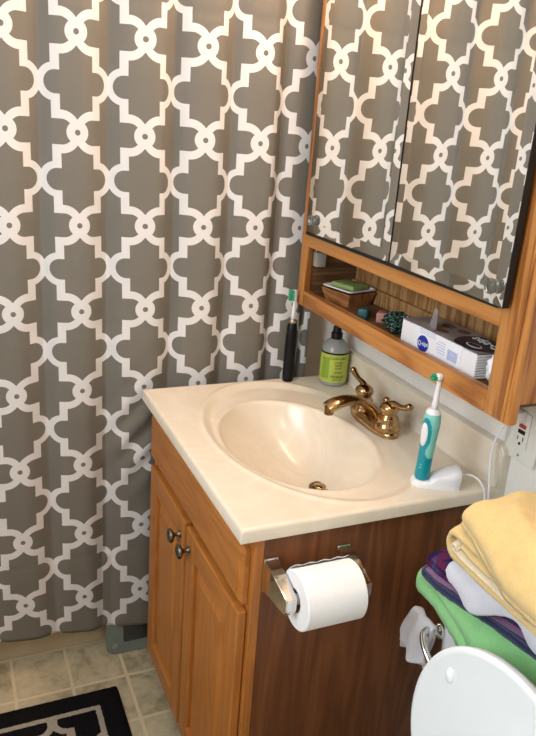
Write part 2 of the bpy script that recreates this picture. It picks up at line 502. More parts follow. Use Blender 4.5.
win = obj('window_1', bm, M['trimw'], kind='structure')
obj('window_pane', box(ROOM_L - .05, ROOM_L - .046, wy0 + .03, wy1 - .03, wz0 + .03, wz1 - .03), M['pane'], win)
obj('baseboard_right', box(-.012, 0, ROOM_F, -.62, 0, .09, .003), M['trimw'], kind='structure')

# ------------------------------------------------------------------ bathtub behind the curtain
def bathtub():
    bm = NB(); x0, x1, y0, y1, h = ROOM_L + .001, -.001, .775, ROOM_B - .001, .40
    def ring(ix, iy, z, r, n=8):
        pts = []
        for (cx_, cy_, a0) in ((x1 - ix - r, y1 - iy - r, 0), (x0 + ix + r, y1 - iy - r, PI / 2), (x0 + ix + r, y0 + iy + r, PI), (x1 - ix - r, y0 + iy + r, 1.5 * PI)):
            for k in range(n + 1):
                a = a0 + k / n * PI / 2
                pts.append(bm.verts.new((cx_ + r * math.cos(a), cy_ + r * math.sin(a), z)))
        return pts
    rs = [ring(0, 0, 0, .004), ring(0, 0, .035, .004), ring(.0, .006, .045, .004), ring(0, .004, h - .02, .004), ring(0, 0, h - .012, .006), ring(.006, .006, h, .01),
          ring(.07, .07, h, .08), ring(.085, .085, h - .02, .09), ring(.13, .12, .09, .12), ring(.2, .2, .06, .1)]
    for a, b in zip(rs, rs[1:]):
        n = len(a)
        for k in range(n): bm.faces.new((a[k], a[(k + 1) % n], b[(k + 1) % n], b[k]))
    bm.faces.new(rs[-1]); bm.faces.new(rs[0][::-1])
    obj('bathtub', bm, M['tub'], None, True, (-.8, 1.1, 0), 'beige bathtub, only its low front edge showing under the curtain', 'bathtub', angle=35)
bathtub()

# ------------------------------------------------------------------ shower curtain
def shower_curtain():
    # fabric knots sit at u = n * CP; measured places of the knot columns
    yc = .697
    n_u, n_z = 900, 190
    ztop, zbot = 2.0, .102
    u0, u1 = -4.5 * CP, 4.83 * CP
    du = (u1 - u0) / n_u
    KX = [(-5, -1.395), (-4, -1.248), (-3, -1.101), (-2, -.953), (-1, -.806), (0, -.660), (1, -.515), (2, -.380), (3, -.251), (4, -.133), (5, -.062), (6, -.02)]
    KA = {-5: .010, -4: .012, -3: .014, -2: .015, -1: .0155, 0: .016, 1: .0165, 2: .018, 3: .0155, 4: .014, 5: .006, 6: .004}
    def amp(u, z):
        n = u / CP; i = math.floor(n); f = n - i; f = f * f * (3 - 2 * f)
        a = KA.get(i, .008) * (1 - f) + KA.get(i + 1, .008) * f
        return a * (.50 + .50 * min(1, max(0, (z - .15) / .8)))
    def yy(u, z):
        w_ = u + .010 * math.sin(2.1 * z + u * 5) + .004 * math.sin(u * 23)
        c = abs(math.cos(PI * w_ / CP))
        c = math.sqrt(c * c + .004)
        y = yc + amp(u, z) * (1.25 - 2 * c)
        y += .0016 * math.cos(2 * PI * w_ / CP * 2 + .8)
        y += .004 * math.sin(u * 9 + 1.0) * (1 - .3 * z)
        y += .0022 * noise.noise(Vector((u * 14, z * 3.0, 1.3)))
        # packing creases across the cloth
        for zc in (.935, 1.62, .33):
            y += .0018 * math.exp(-abs(z - zc) / .006)
        # pushed wrinkle by the vanity corner
        g = math.exp(-(((u - .15) / .09) ** 2) - (((z - .66) / .13) ** 2))
        y += .0045 * g * math.sin((z * .8 - u * .9) * 85)
        return min(y, .7075 if z < .33 else .73)
    def xx(u, z):
        n = u / CP; i = max(-5, min(5, math.floor(n))); f = n - i
        X = dict(KX)
        return X[i] + (X[i + 1] - X[i]) * f + .0035 * math.sin(2 * PI * f + .4) * (1 if i >= 1 else .3) - .011 * max(0, min(1, (z - 1.0) / .45)) * max(0, 1 - abs(n - 1.4) / 2.4)
    bm = NB(); uvl = bm.loops.layers.uv.new('fabric')
    rows = []
    zs = [ztop + (zbot - ztop) * j / n_z for j in range(n_z + 1)]
    for z in zs:
        row = []
        for i in range(n_u + 1):
            u = u0 + i * du
            x = xx(u, z); zz = z
            if z < .35:   # the hem is not level: lower toward the vanity
                zz = z - (.35 - z) / .26 * (.019 * max(-1, min(.9, (x + .66) / .2)))
            row.append((bm.verts.new((x, yy(u, z), zz)), u, z))
        rows.append(row)
    for a, b in zip(rows, rows[1:]):
        for i in range(n_u):
            q4 = (a[i], a[i + 1], b[i + 1], b[i])
            f = bm.faces.new([t[0] for t in q4])
            for lp, t in zip(f.loops, q4): lp[uvl].uv = (t[1], t[2] - 1.5557)
    o = obj('shower_curtain', bm, M['curtain'], None, True, (-.8, yc, .09),
        'grey fabric shower curtain with white quatrefoil lattice hanging in folds', 'shower curtain')
    so = o.modifiers.new('thickness', 'SOLIDIFY'); so.thickness = .0006; so.offset = 1
    return o
shower_curtain()
bm = tube([(ROOM_L + .001, .697, 2.05), (-.001, .697, 2.05)], .013, 16)
rod = thing('curtain_rod', (-.8, .697, 2.05), 'chrome rod above the shower curtain', 'curtain rod')
obj('rod', bm, M['chrome'], rod, True)
for i in range(10):
    x = -1.33 + i * .1395
    pts = [(x, .697 + .03 * math.cos(a), 2.015 + .05 * math.sin(a)) for a in [2 * PI * k / 20 for k in range(21)]]
    obj('curtain_ring', tube(pts, .0018, 6, False), M['chrome'], rod, True)

# ------------------------------------------------------------------ glass scale propped against the tub
def bath_scale():
    t = thing('bathroom_scale', (-.44, .715, 0), 'dark glass bathroom scale with grey-green rim propped up against the bathtub', 'scale')
    W_, Hh, th = .31, .31, .018
    Mx = Matrix.Translation((-.445, .7070, .003)) @ Matrix.Rotation(math.radians(-7), 4, 'X')
    def plate(w_, h0, h1, r, y0, y1):
        poly = []
        for (cx_, cz, a0) in ((w_ / 2 - r, h1 - r, 0), (-w_ / 2 + r, h1 - r, PI / 2), (-w_ / 2 + r, h0 + r, PI), (w_ / 2 - r, h0 + r, 1.5 * PI)):
            for k in range(7):
                a = a0 + k / 6 * PI / 2; poly.append((cx_ + r * math.cos(a), cz + r * math.sin(a)))
        b = prism(poly, 'Y', y0, y1)
        return b
    b = plate(W_, 0, Hh, .02, -.009, .009)
    es = [e for e in b.edges if abs(e.verts[0].co.y - e.verts[1].co.y) < 1e-6]
    bmesh.ops.bevel(b, geom=es, offset=.003, segments=2, affect='EDGES')
    for v in b.verts: v.co = Mx @ v.co
    obj('rim', b, M['scale_edge'], t, True, angle=40)
    b = plate(W_ - .09, .032, Hh - .032, .006, -.0105, -.0092)
    for v in b.verts: v.co = Mx @ v.co
    obj('glass_plate', b, M['scale_glass'], t)
    for sx in (-1, 1):
        for z in (.022, Hh - .022):
            b = lathe([(0, -.0112), (.0085, -.0110), (.0095, -.0100), (.0095, -.0085)], (sx * (W_ / 2 - .024), 0, z), 20, 'Y')
            for v in b.verts: v.co = Mx @ v.co
            obj('foot_pad', b, plain('foot_pad_grey', (.24, .26, .2), .5), t, True)
bath_scale()

# ------------------------------------------------------------------ bath mat
def bath_mat():
    x1, y1 = -.598, .58; x0, y0 = -1.10, -.25
    bm = NB(); nx, ny = 90, 140
    r = .018
    g = []
    for i in range(nx + 1):
        row = []
        for j in range(ny + 1):
            x = x0 + (x1 - x0) * i / nx; y = y0 + (y1 - y0) * j / ny
            # rounded corners
            cx_ = min(max(x, x0 + r), x1 - r); cy_ = min(max(y, y0 + r), y1 - r)
            d = math.hypot(x - cx_, y - cy_)
            if d > r: x = cx_ + (x - cx_) * r / d; y = cy_ + (y - cy_) * r / d
            e = min(x - x0, x1 - x, y - y0, y1 - y)
            z = .013 * min(1, math.sqrt(max(0, e) / .007)) + .0012 * noise.noise(Vector((x * 120, y * 120, 0)))
            row.append(bm.verts.new((x, y, max(.0012, z))))
        g.append(row)
    for i in range(nx):
        for j in range(ny): bm.faces.new((g[i][j], g[i + 1][j], g[i + 1][j + 1], g[i][j + 1]))
    ed = [e for e in bm.edges if e.is_boundary]
    ex = bmesh.ops.extrude_edge_only(bm, edges=ed)
    for v in [v for v in ex['geom'] if isinstance(v, bmesh.types.BMVert)]: v.co.z = 0.0003
    obj('bath_mat', bm, M['rug'], None, True, (x1, y1, 0), 'black bath mat with cream border line and lattice on the tiled floor', 'bath mat')
bath_mat()

# ------------------------------------------------------------------ vanity cabinet
H = .8033; VW = .637; VD = .531
def raised_panel(bm, y0, y1, z0, z1, x, arch=0.0):
    """frame-and-panel field: bevelled raised centre, faces -x"""
    d = .005
    A = [(y0, z0), (y1, z0), (y1, z1), (y0, z1)]
    def ring(o, xx): return [bm.verts.new((xx, p[0] + (o if k in (0, 3) else -o), p[1] + (o if k < 2 else -o))) for k, p in enumerate(A)]
    rs = [ring(0, x + .006), ring(.004, x + .007), ring(.006, x + .008), ring(.030, x + .0005), ring(.033, x - .0005), ring(.036, x - .0005)]
    for a, b in zip(rs, rs[1:]):
        for k in range(4): bm.faces.new((a[k], a[(k + 1) % 4], b[(k + 1) % 4], b[k]))
    bm.faces.new(rs[-1])
def vanity():
    t = thing('vanity_cabinet', (-.25, .32, 0), 'golden oak vanity cabinet with two doors and a darker side panel', 'vanity cabinet')
    xf = -.500; ys, ye = .012, .627
    bm = NB()
    addbox(bm, xf + .018, -.002, ys, ys + .012, 0, .777)             # near side panel
    obj('side_panel', bm, M['veneer'], t, label='dark reddish brown veneer side panel')
    obj('far_panel', box(xf + .018, -.002, ye - .012, ye, 0, .777), M['darkwood'], t)
    obj('bottom_board', box(xf + .018, -.002, ys + .012, ye - .012, .09, .102), M['darkwood'], t)
    obj('back_board', box(-.008, -.002, ys + .012, ye - .012, .102, .777), M['darkwood'], t)
    for a, b in ((ys, ys + .04), (ye - .04, ye)):
        obj('face_frame_stile', box(xf, xf + .018, a, b, .09, .777, .002), M['van_z'], t)
    obj('face_frame_stile', box(xf, xf + .018, .296, .336, .13, .605, .001), M['van_z'], t)
    for a, b in ((.735, .777), (.09, .13), (.605, .645)):
        obj('face_frame_rail', box(xf, xf + .018, ys + .04, ye - .04, a, b), M['van_y'], t)
    obj('toe_kick', box(xf + .07, xf + .082, ys + .012, ye - .012, 0, .09), M['darkwood'], t)
    # false drawer front with moulded edge
    bm = NB(); x = xf
    ra = [(ys + .014, ye - .014, .640, .750, x - .001), (ys + .014, ye - .014, .640, .750, x - .010), (ys + .022, ye - .022, .648, .742, x - .0155), (ys + .030, ye - .030, .656, .734, x - .0165)]
    prev = None
    for (a, b, c, d, xx) in ra:
        r = [bm.verts.new((xx, a, c)), bm.verts.new((xx, b, c)), bm.verts.new((xx, b, d)), bm.verts.new((xx, a, d))]
        if prev:
            for k in range(4): bm.faces.new((prev[k], prev[(k + 1) % 4], r[(k + 1) % 4], r[k]))
        else: bm.faces.new(r)
        prev = r
    bm.faces.new(prev)
    obj('false_drawer_front', bm, M['van_y'], t)
    for k, (y0, y1) in enumerate(((ys + .010, .309), (.323, ye - .036))):
        z0, z1 = .098, .628; fw = .052; x0, x1 = xf - .0195, xf - .001
        d = obj('door', box(x0, x1, y0, y0 + fw, z0, z1, .0035, 2), M['van_z'], t)
        obj('door_stile', box(x0, x1, y1 - fw, y1, z0, z1, .0035, 2), M['van_z'], d)
        for a, b in ((z0, z0 + fw), (z1 - fw, z1)):
            obj('door_rail', box(x0, x1, y0 + fw - .003, y1 - fw + .003, a, b, .003, 2), M['van_y'], d)
        bm = NB(); raised_panel(bm, y0 + fw - .004, y1 - fw + .004, z0 + fw - .004, z1 - fw + .004, x0 + .003)
        obj('raised_panel', bm, M['van_z'], d)
        ky = (y1 - .024) if k == 0 else (y0 + .024)
        kz = .586
        prof = [(0, .001), (.0075, 0), (.008, -.002), (.0045, -.0045), (.0042, -.012), (.0075, -.015), (.0145, -.018), (.0155, -.0215), (.014, -.025), (.009, -.0275), (0, -.0285)]
        obj('door_knob', lathe(prof, (x0, ky, kz), 24, 'X'), M['pewter'], d, True, label='dark pewter knob')
vanity()

# ------------------------------------------------------------------ countertop with moulded bowl
def sink_top():
    t = thing('sink_top', (-.265, .3185, H - .025), 'cream cultured marble vanity top with moulded oval basin and backsplash', 'sink')
    bm = NB(); nx, ny = 190, 226
    cx_, cy_, a, b = -.292, .300, .151, .213
    ox, oy, oa, ob = -.262, .320, .203, .298
    def hz(x, y):
        z = H
        ro = math.sqrt(((x - ox) / oa) ** 2 + ((y - oy) / ob) ** 2)
        ri = math.sqrt(((x - cx_) / a) ** 2 + ((y - cy_) / b) ** 2)
        # outer ring: slight lip then a shallow dish
        s = max(0, min(1, (1.0 - ro) / .09)); s = s * s * (3 - 2 * s)
        fade = max(0, min(1, (-.10 - x) / .05))
        z -= .0065 * s * fade
        z += .0022 * math.exp(-((ro - 1.01) / .025) ** 2) * fade
        z += .0012 * math.exp(-((ri - 1.04) / .03) ** 2)
        if ri < 1.0:
            # deepest point is shifted toward the wall side
            sx = cx_ + .05 * (1 - ri) ** 1.0
            q = math.sqrt(((x - (cx_ + .066 * (1 - ri))) / a) ** 2 + ((y - cy_) / b) ** 2)
            q = min(1, q)
            d = (1 - q ** 2.4)
            z -= .122 * (d ** .85)
        return z
    x0, x1, y0, y1 = -VD, -.0005, 0, VW
    g = []
    e = .006
    for i in range(nx + 1):
        row = []
        for j in range(ny + 1):
            x = x0 + (x1 - x0) * i / nx; y = y0 + (y1 - y0) * j / ny
            z = hz(x, y)
            d = min(x - x0, y - y0, y1 - y)
            if d < e: z -= e - math.sqrt(max(0, e * e - (e - d) ** 2))
            row.append(bm.verts.new((x, y, z)))
        g.append(row)
    for i in range(nx):
        for j in range(ny): bm.faces.new((g[i][j], g[i + 1][j], g[i + 1][j + 1], g[i][j + 1]))
    loop = [g[i][0] for i in range(nx + 1)] + [g[nx][j] for j in range(1, ny + 1)] + [g[i][ny] for i in range(nx - 1, -1, -1)] + [g[0][j] for j in range(ny - 1, 0, -1)]
    lo = []
    for v in loop:
        lo.append(bm.verts.new((v.co.x, v.co.y, H - .025)))
    n = len(loop)
    for k in range(n): bm.faces.new((loop[k], loop[(k + 1) % n], lo[(k + 1) % n], lo[k]))
    # under-lip so the slab reads thick from below
    lo2 = [bm.verts.new((min(max(v.co.x, x0 + .03), x1 - .03), min(max(v.co.y, y0 + .03), y1 - .03), H - .025)) for v in lo]
    for k in range(n):
        try: bm.faces.new((lo[k], lo[(k + 1) % n], lo2[(k + 1) % n], lo2[k]))
        except Exception: pass
    obj('basin_top', bm, M['marble'], t, True, angle=60)
    # backsplash: rounded top near end, coved foot
    poly = [(0.0, H - .024), (VW, H - .024), (VW, H + .082)]
    for k in range(9):
        an = PI / 2 + k / 8 * PI / 2
        poly.append((.001 + .018 + .018 * math.cos(an), H + .064 + .018 * math.sin(an)))
    bm = prism(poly, 'X', -.0205, -.0006)
    es = [e_ for e_ in bm.edges if all(v.co.x < -.02 for v in e_.verts) and max(v.co.z for v in e_.verts) > H]
    bmesh.ops.bevel(bm, geom=es, offset=.004, segments=3, affect='EDGES')
    prof = []
    for k in range(7):
        an = k / 6 * PI / 2
        prof.append((-.0205 - .005 + .005 * math.sin(an), H + .0052 - .005 * math.cos(an)))
    c = prof + [(-.0195, H - .004), (-.0255, H - .004)]
    pb = NB()
    A = [pb.verts.new((p[0], .004, p[1])) for p in c]; B = [pb.verts.new((p[0], VW, p[1])) for p in c]
    for k in range(len(c)): pb.faces.new((A[k], A[(k + 1) % len(c)], B[(k + 1) % len(c)], B[k]))
    pb.faces.new(A[::-1]); pb.faces.new(B)
    join(bm, pb)
    obj('backsplash', bm, M['marble'], t, True, angle=35)
    # drain
    dz = hz(-.226, .298) ; dx, dy = -.226, .298
    d = obj('drain', lathe([(0, dz - .0), (.0125, dz + .0015), (.019, dz + .004), (.0215, dz + .0045), (.023, dz + .003), (.023, dz - .003), (0, dz - .004)], (dx, dy, 0), 28), M['darkbrass'], t, True, label='tarnished brass drain')
    obj('drain_stopper', lathe([(0, dz + .0085), (.006, dz + .008), (.0125, dz + .0065), (.0145, dz + .005), (.0135, dz + .003), (0, dz + .002)], (dx, dy, 0), 24), M['brass'], d, True)
    return dz
sink_top()

# ------------------------------------------------------------------ faucet
def faucet():
    cx_, cy_ = -.094, .320
    t = thing('faucet', (cx_, cy_, H), 'antique brass two-handle faucet with curved spout at the back of the basin', 'faucet')
    # base plate: waisted oval bar
    bm = NB()
    def ring(sc_, z, dx=0):
        out = []
        for k in range(48):
            a = 2 * PI * k / 48
            c, s = math.cos(a), math.sin(a)
            y = .083 * sc_ * math.copysign(abs(s) ** .75, s); x = .0275 * sc_ * math.copysign(abs(c) ** .8, c)
            x *= 1 - .18 * math.cos(y / .083 * PI / 2) ** 2 * 0
            out.append(bm.verts.new((cx_ + x, cy_ + y, z)))
        return out
    rs = [ring(1, H + .0002), ring(1, H + .006), ring(.97, H + .010), ring(.90, H + .013), ring(.88, H + .017), ring(.80, H + .0185)]
    for a, b in zip(rs, rs[1:]):
        for k in range(48): bm.faces.new((a[k], a[(k + 1) % 48], b[(k + 1) % 48], b[k]))
    bm.faces.new(rs[-1]); bm.faces.new(rs[0][::-1])
    obj('base', bm, M['brass'], t, True, angle=50)
    # spout: rises from the centre and bows over the bowl
    p = bez((cx_ + .005, cy_, H + .014), (cx_ - .01, cy_, H + .062), (cx_ - .075, cy_, H + .078), (cx_ - .122, cy_, H + .050), 14)
    rad = [.017, .0165, .0155, .0145, .0138, .0135, .0133, .0135, .0138, .0143, .0150, .0158, .0164, .0162, .0145]
    bm = tube(p, rad, 20, flat=(1.25, .72))
    obj('spout', bm, M['brass'], t, True, angle=60)
    obj('aerator', lathe([(0, -.014), (.0095, -.014), (.0105, -.012), (.0105, .004), (0, .006)], (cx_ - .116, cy_, H + .050), 20), M['darkbrass'], t, True, angle=50)
    obj('lift_rod', lathe([(.003, 0), (.003, .03), (.0045, .032), (.0075, .036), (.0085, .041), (.0065, .046), (.003, .048), (0, .0485)], (cx_ + .026, cy_, H + .014), 16), M['brass'], t, True)
    for s in (-1, 1):
        hy = cy_ + s * .052
        prof = [(.0275, .0005), (.028, .006), (.025, .012), (.022, .018), (.0225, .022), (.021, .027), (.0165, .031), (.016, .035), (.0195, .039), (.021, .044), (.019, .050), (.013, .055), (.006, .058), (0, .0585)]
        h = obj('handle', lathe([(r * 1.0, z * 1.08) for r, z in prof], (cx_, hy, H + .012), 28), M['brass'], t, True, angle=60)
        q = bez((cx_, hy, H + .066), (cx_ + .002, hy + s * .014, H + .082), (cx_ + .003, hy + s * .028, H + .066), (cx_ + .004, hy + s * .062, H + .086), 12)
        bm = tube(q, [.009, .0085, .008, .0074, .007, .0066, .0062, .006, .006, .0062, .0066, .007, .0062], 14)
        obj('lever', bm, M['brass'], h, True, angle=60)
        obj('lever_tip', lathe([(0, -.006), (.0066, -.005), (.0076, -.001), (.0076, .003), (.005, .006), (0, .0065)], q[-1], 16, 'Y'), M['brass'], h, True)
faucet()

# ------------------------------------------------------------------ toilet paper holder and roll
def tp():
    t = thing('toilet_paper_holder', (-.40, .012, .70), 'chrome two-post toilet paper holder on the dark vanity side', 'toilet paper holder')
    yw = .0118; ay, az = -.062, .702
    for x in (-.471, -.334):
        b = obj('bracket_plate', box(x - .013, x + .013, yw - .006, yw, .672, .737, .002), M['chrome'], t, True, angle=30)
        # arm: tall at the wall, narrowing and hooking down to the roller
        sd = [(yw - .005, .734), (yw - .005, .676), (-.020, .684), (-.050, az - .019), (-.074, az - .018), (-.079, az - .010), (-.079, az + .012), (-.070, az + .016), (-.030, .727)]
        bm = prism(sd, 'X', x - .0105, x + .0105)
        for v in bm.verts:      # flare toward the wall
            f = (yw - v.co.y) / .09
            v.co.x = x + (v.co.x - x) * (1.28 - .40 * f)
        bmesh.ops.bevel(bm, geom=bm.edges[:], offset=.0018, segments=2, affect='EDGES')
        obj('arm', bm, M['chrome'], b, True, angle=30)
    obj('roller', lathe([(0, -.468), (.006, -.466), (.0075, -.462), (.009, -.455), (.009, -.352), (.0075, -.344), (.006, -.341), (0, -.339)], (0, ay, az), 20, 'X'), M['white'], t, True)
    # roll
    rx0, rx1 = -.457, -.350
    r = thing('toilet_paper_roll', (-.40, ay, az), 'white roll of toilet paper on the chrome holder', 'toilet paper')
    bm = NB()
    R0, R1 = .0195, .0490
    addlathe(bm, [(R0, rx0), (R1 - .002, rx0), (R1, rx0 + .002), (R1, rx1 - .002), (R1 - .002, rx1), (R0, rx1), (R0, rx0)], (0, ay, az - .0020), 64, 'X')
    obj('paper', bm, M['paper'], r, True, angle=40)
    obj('core', lathe([(R0 - .0002, rx0 + .0005), (R0 - .0018, rx0 + .0005), (R0 - .0018, rx1 - .0005), (R0 - .0002, rx1 - .0005), (R0 - .0002, rx0 + .0005)], (0, ay, az - .0020), 40, 'X'), M['card'], r, True, angle=40)
    # loose last sheet lifting at the back of the roll
    bm = NB(); rows = []
    for i in range(15):
        an = math.radians(176 - i * 4.5); rr = R1 + .0008 + .0045 * max(0, (i - 8) / 6) ** 1.5
        row = []
        for j in range(21):
            x = rx0 + .002 + (rx1 - rx0 - .004) * j / 20
            k = rr + .0012 * max(0, (i - 9) / 5) * math.sin(j * 1.3)
            row.append(bm.verts.new((x, ay + k * -math.cos(an), az - .0020 + k * math.sin(an))))
        rows.append(row)
    for a, b in zip(rows, rows[1:]):
        for j in range(20): bm.faces.new((a[j], a[j + 1], b[j + 1], b[j]))
    o = obj('loose_sheet', bm, M['paper'], r, True)
    s = o.modifiers.new('thickness', 'SOLIDIFY'); s.thickness = .0005
tp()

# ------------------------------------------------------------------ mirror cabinet with open shelf
def mirror_cabinet():
    xf = -.150; y0, y1 = -.128, .638; zb, zt = .998, 1.80
    t = thing('mirror_cabinet', (-.07, .25, zb), 'oak medicine cabinet with two mirror doors and an open shelf above the basin', 'medicine cabinet')
    zo0, zo1 = 1.036, 1.142; zm = 1.172
    yo0, yo1 = -.068, .606
    th = .018; xb = xf + th
    def side(y, s):
        # stile with moulded outer edge
        bm = NB()
        ya, yb = (y0, yo0) if s < 0 else (yo1, y1)
        addbox(bm, xf, xb, ya, yb, zb, zt, .003, 2)
        if s < 0:
            addbox(bm, xf - .003, xf + .004, ya + .010, ya + .017, zb + .002, zt, .0028, 2)
            addbox(bm, xf - .0015, xf + .004, ya + .0195, ya + .0225, zb + .001, zt, .001, 1)
        obj('stile', bm, M['oak_z'], t, True, angle=30)
    side(y0, -1); side(y1, 1)
    bm = NB(); addbox(bm, xf + .0005, xb, yo0, yo1, zb, zo0, .002, 2)
    addbox(bm, xf + .0005, xb, yo0, yo1, zo1, zm, .002, 2); 
    obj('rail', bm, M['oak_y'], t)
    # top rail out of view
    obj('top_rail', box(xf + .0005, xb, yo0, yo1, zt - .05, zt, .002), M['oak_y'], t)
    # carcass
    bm = NB()
    addbox(bm, xb, -.001, y0 + .018, y0 + .032, 1.024, zt - .004)
    obj('side_board', bm, M['oak_z'], t)
    bm = NB()
    addbox(bm, xb, -.001, y1 - .028, y1 - .014, 1.010, zt - .004)
    addbox(bm, xb, -.001, y0 + .032, y1 - .028, 1.012, 1.026)
    addbox(bm, xb, -.001, y0 + .032, y1 - .028, 1.155, 1.167); addbox(bm, xb, -.001, y0 + .032, y1 - .028, zt - .02, zt - .004)
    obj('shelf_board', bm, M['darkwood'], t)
    obj('back_panel', box(-.006, -.001, y0 + .032, y1 - .028, 1.026, zt - .02), M['ply'], t)
    obj('hanging_strip', box(-.018, -.0062, y0 + .034, y1 - .030, 1.027, 1.062, .002), M['ply'], t)
    # bevelled mirror doors; the near one stands slightly ajar, turned about its far edge
    def mirror(a, b, x, th_, ang, by, bz):
        z0, z1 = zm + .006, zt - .052
        Q = Matrix.Translation((x, b, 0)) @ Matrix.Rotation(ang, 4, 'Z') @ Matrix.Translation((-x, -b, 0))
        def T_(m):
            for v in m.verts: v.co = Q @ v.co
            return m
        o = obj('mirror_door', T_(box(x, x + th_, a, b, z0, z1)), M['blackmat'], t)
        bm = NB(); w_ = .024; dp = .0016
        o0 = [bm.verts.new((x - .0002, y, z)) for y, z in ((a + .001, z0 + .001), (b - .001, z0 + .001), (b - .001, z1 - .001), (a + .001, z1 - .001))]
        o1 = [bm.verts.new((x - .0002 - dp, y, z)) for y, z in ((a + w_, z0 + w_), (b - w_, z0 + w_), (b - w_, z1 - w_), (a + w_, z1 - w_))]
        for k in range(4): bm.faces.new((o0[k], o0[(k + 1) % 4], o1[(k + 1) % 4], o1[k]))
        bm.faces.new(o1)
        obj('mirror_glass', T_(bm), M['mirror'], o)
        bt = lathe([(0, -.0145), (.008, -.0142), (.0115, -.012), (.0125, -.008), (.011, -.004), (.0105, -.0005), (0, -.0005)], (x - .0005, by, bz), 24, 'X')
        obj('pull_button', T_(bt), M['glass'], o, True, angle=50, label='round clear pull button')
    mirror(.248, .604, xf - .0075, .007, 0, .567, 1.209)
    mirror(-.090, .2445, xf - .0075, .012, -math.radians(2.0), -.066, 1.207)
    obj('track', box(xf - .009, xf - .0002, -.066, .603, zm + .0002, zm + .0052), M['blackmat'], t, label='black strip under the mirrors')
    # catch under the shelf roof, on the far end board
    c = obj('catch', box(-.130, -.104, .590, .6095, 1.096, 1.130, .002), plain('catch_grey', (.34, .32, .27), .5), t, True, angle=30)
    obj('catch_pin', tube([(-.128, .600, 1.124), (-.128, .600, 1.142)], .002, 10), M['nickel'], c, True)
    obj('catch_screw', lathe([(0, -.0015), (.003, -.001), (.003, .001), (0, .001)], (-.117, .5935, 1.104), 12, 'Y'), M['blackmat'], c, True)
mirror_cabinet()

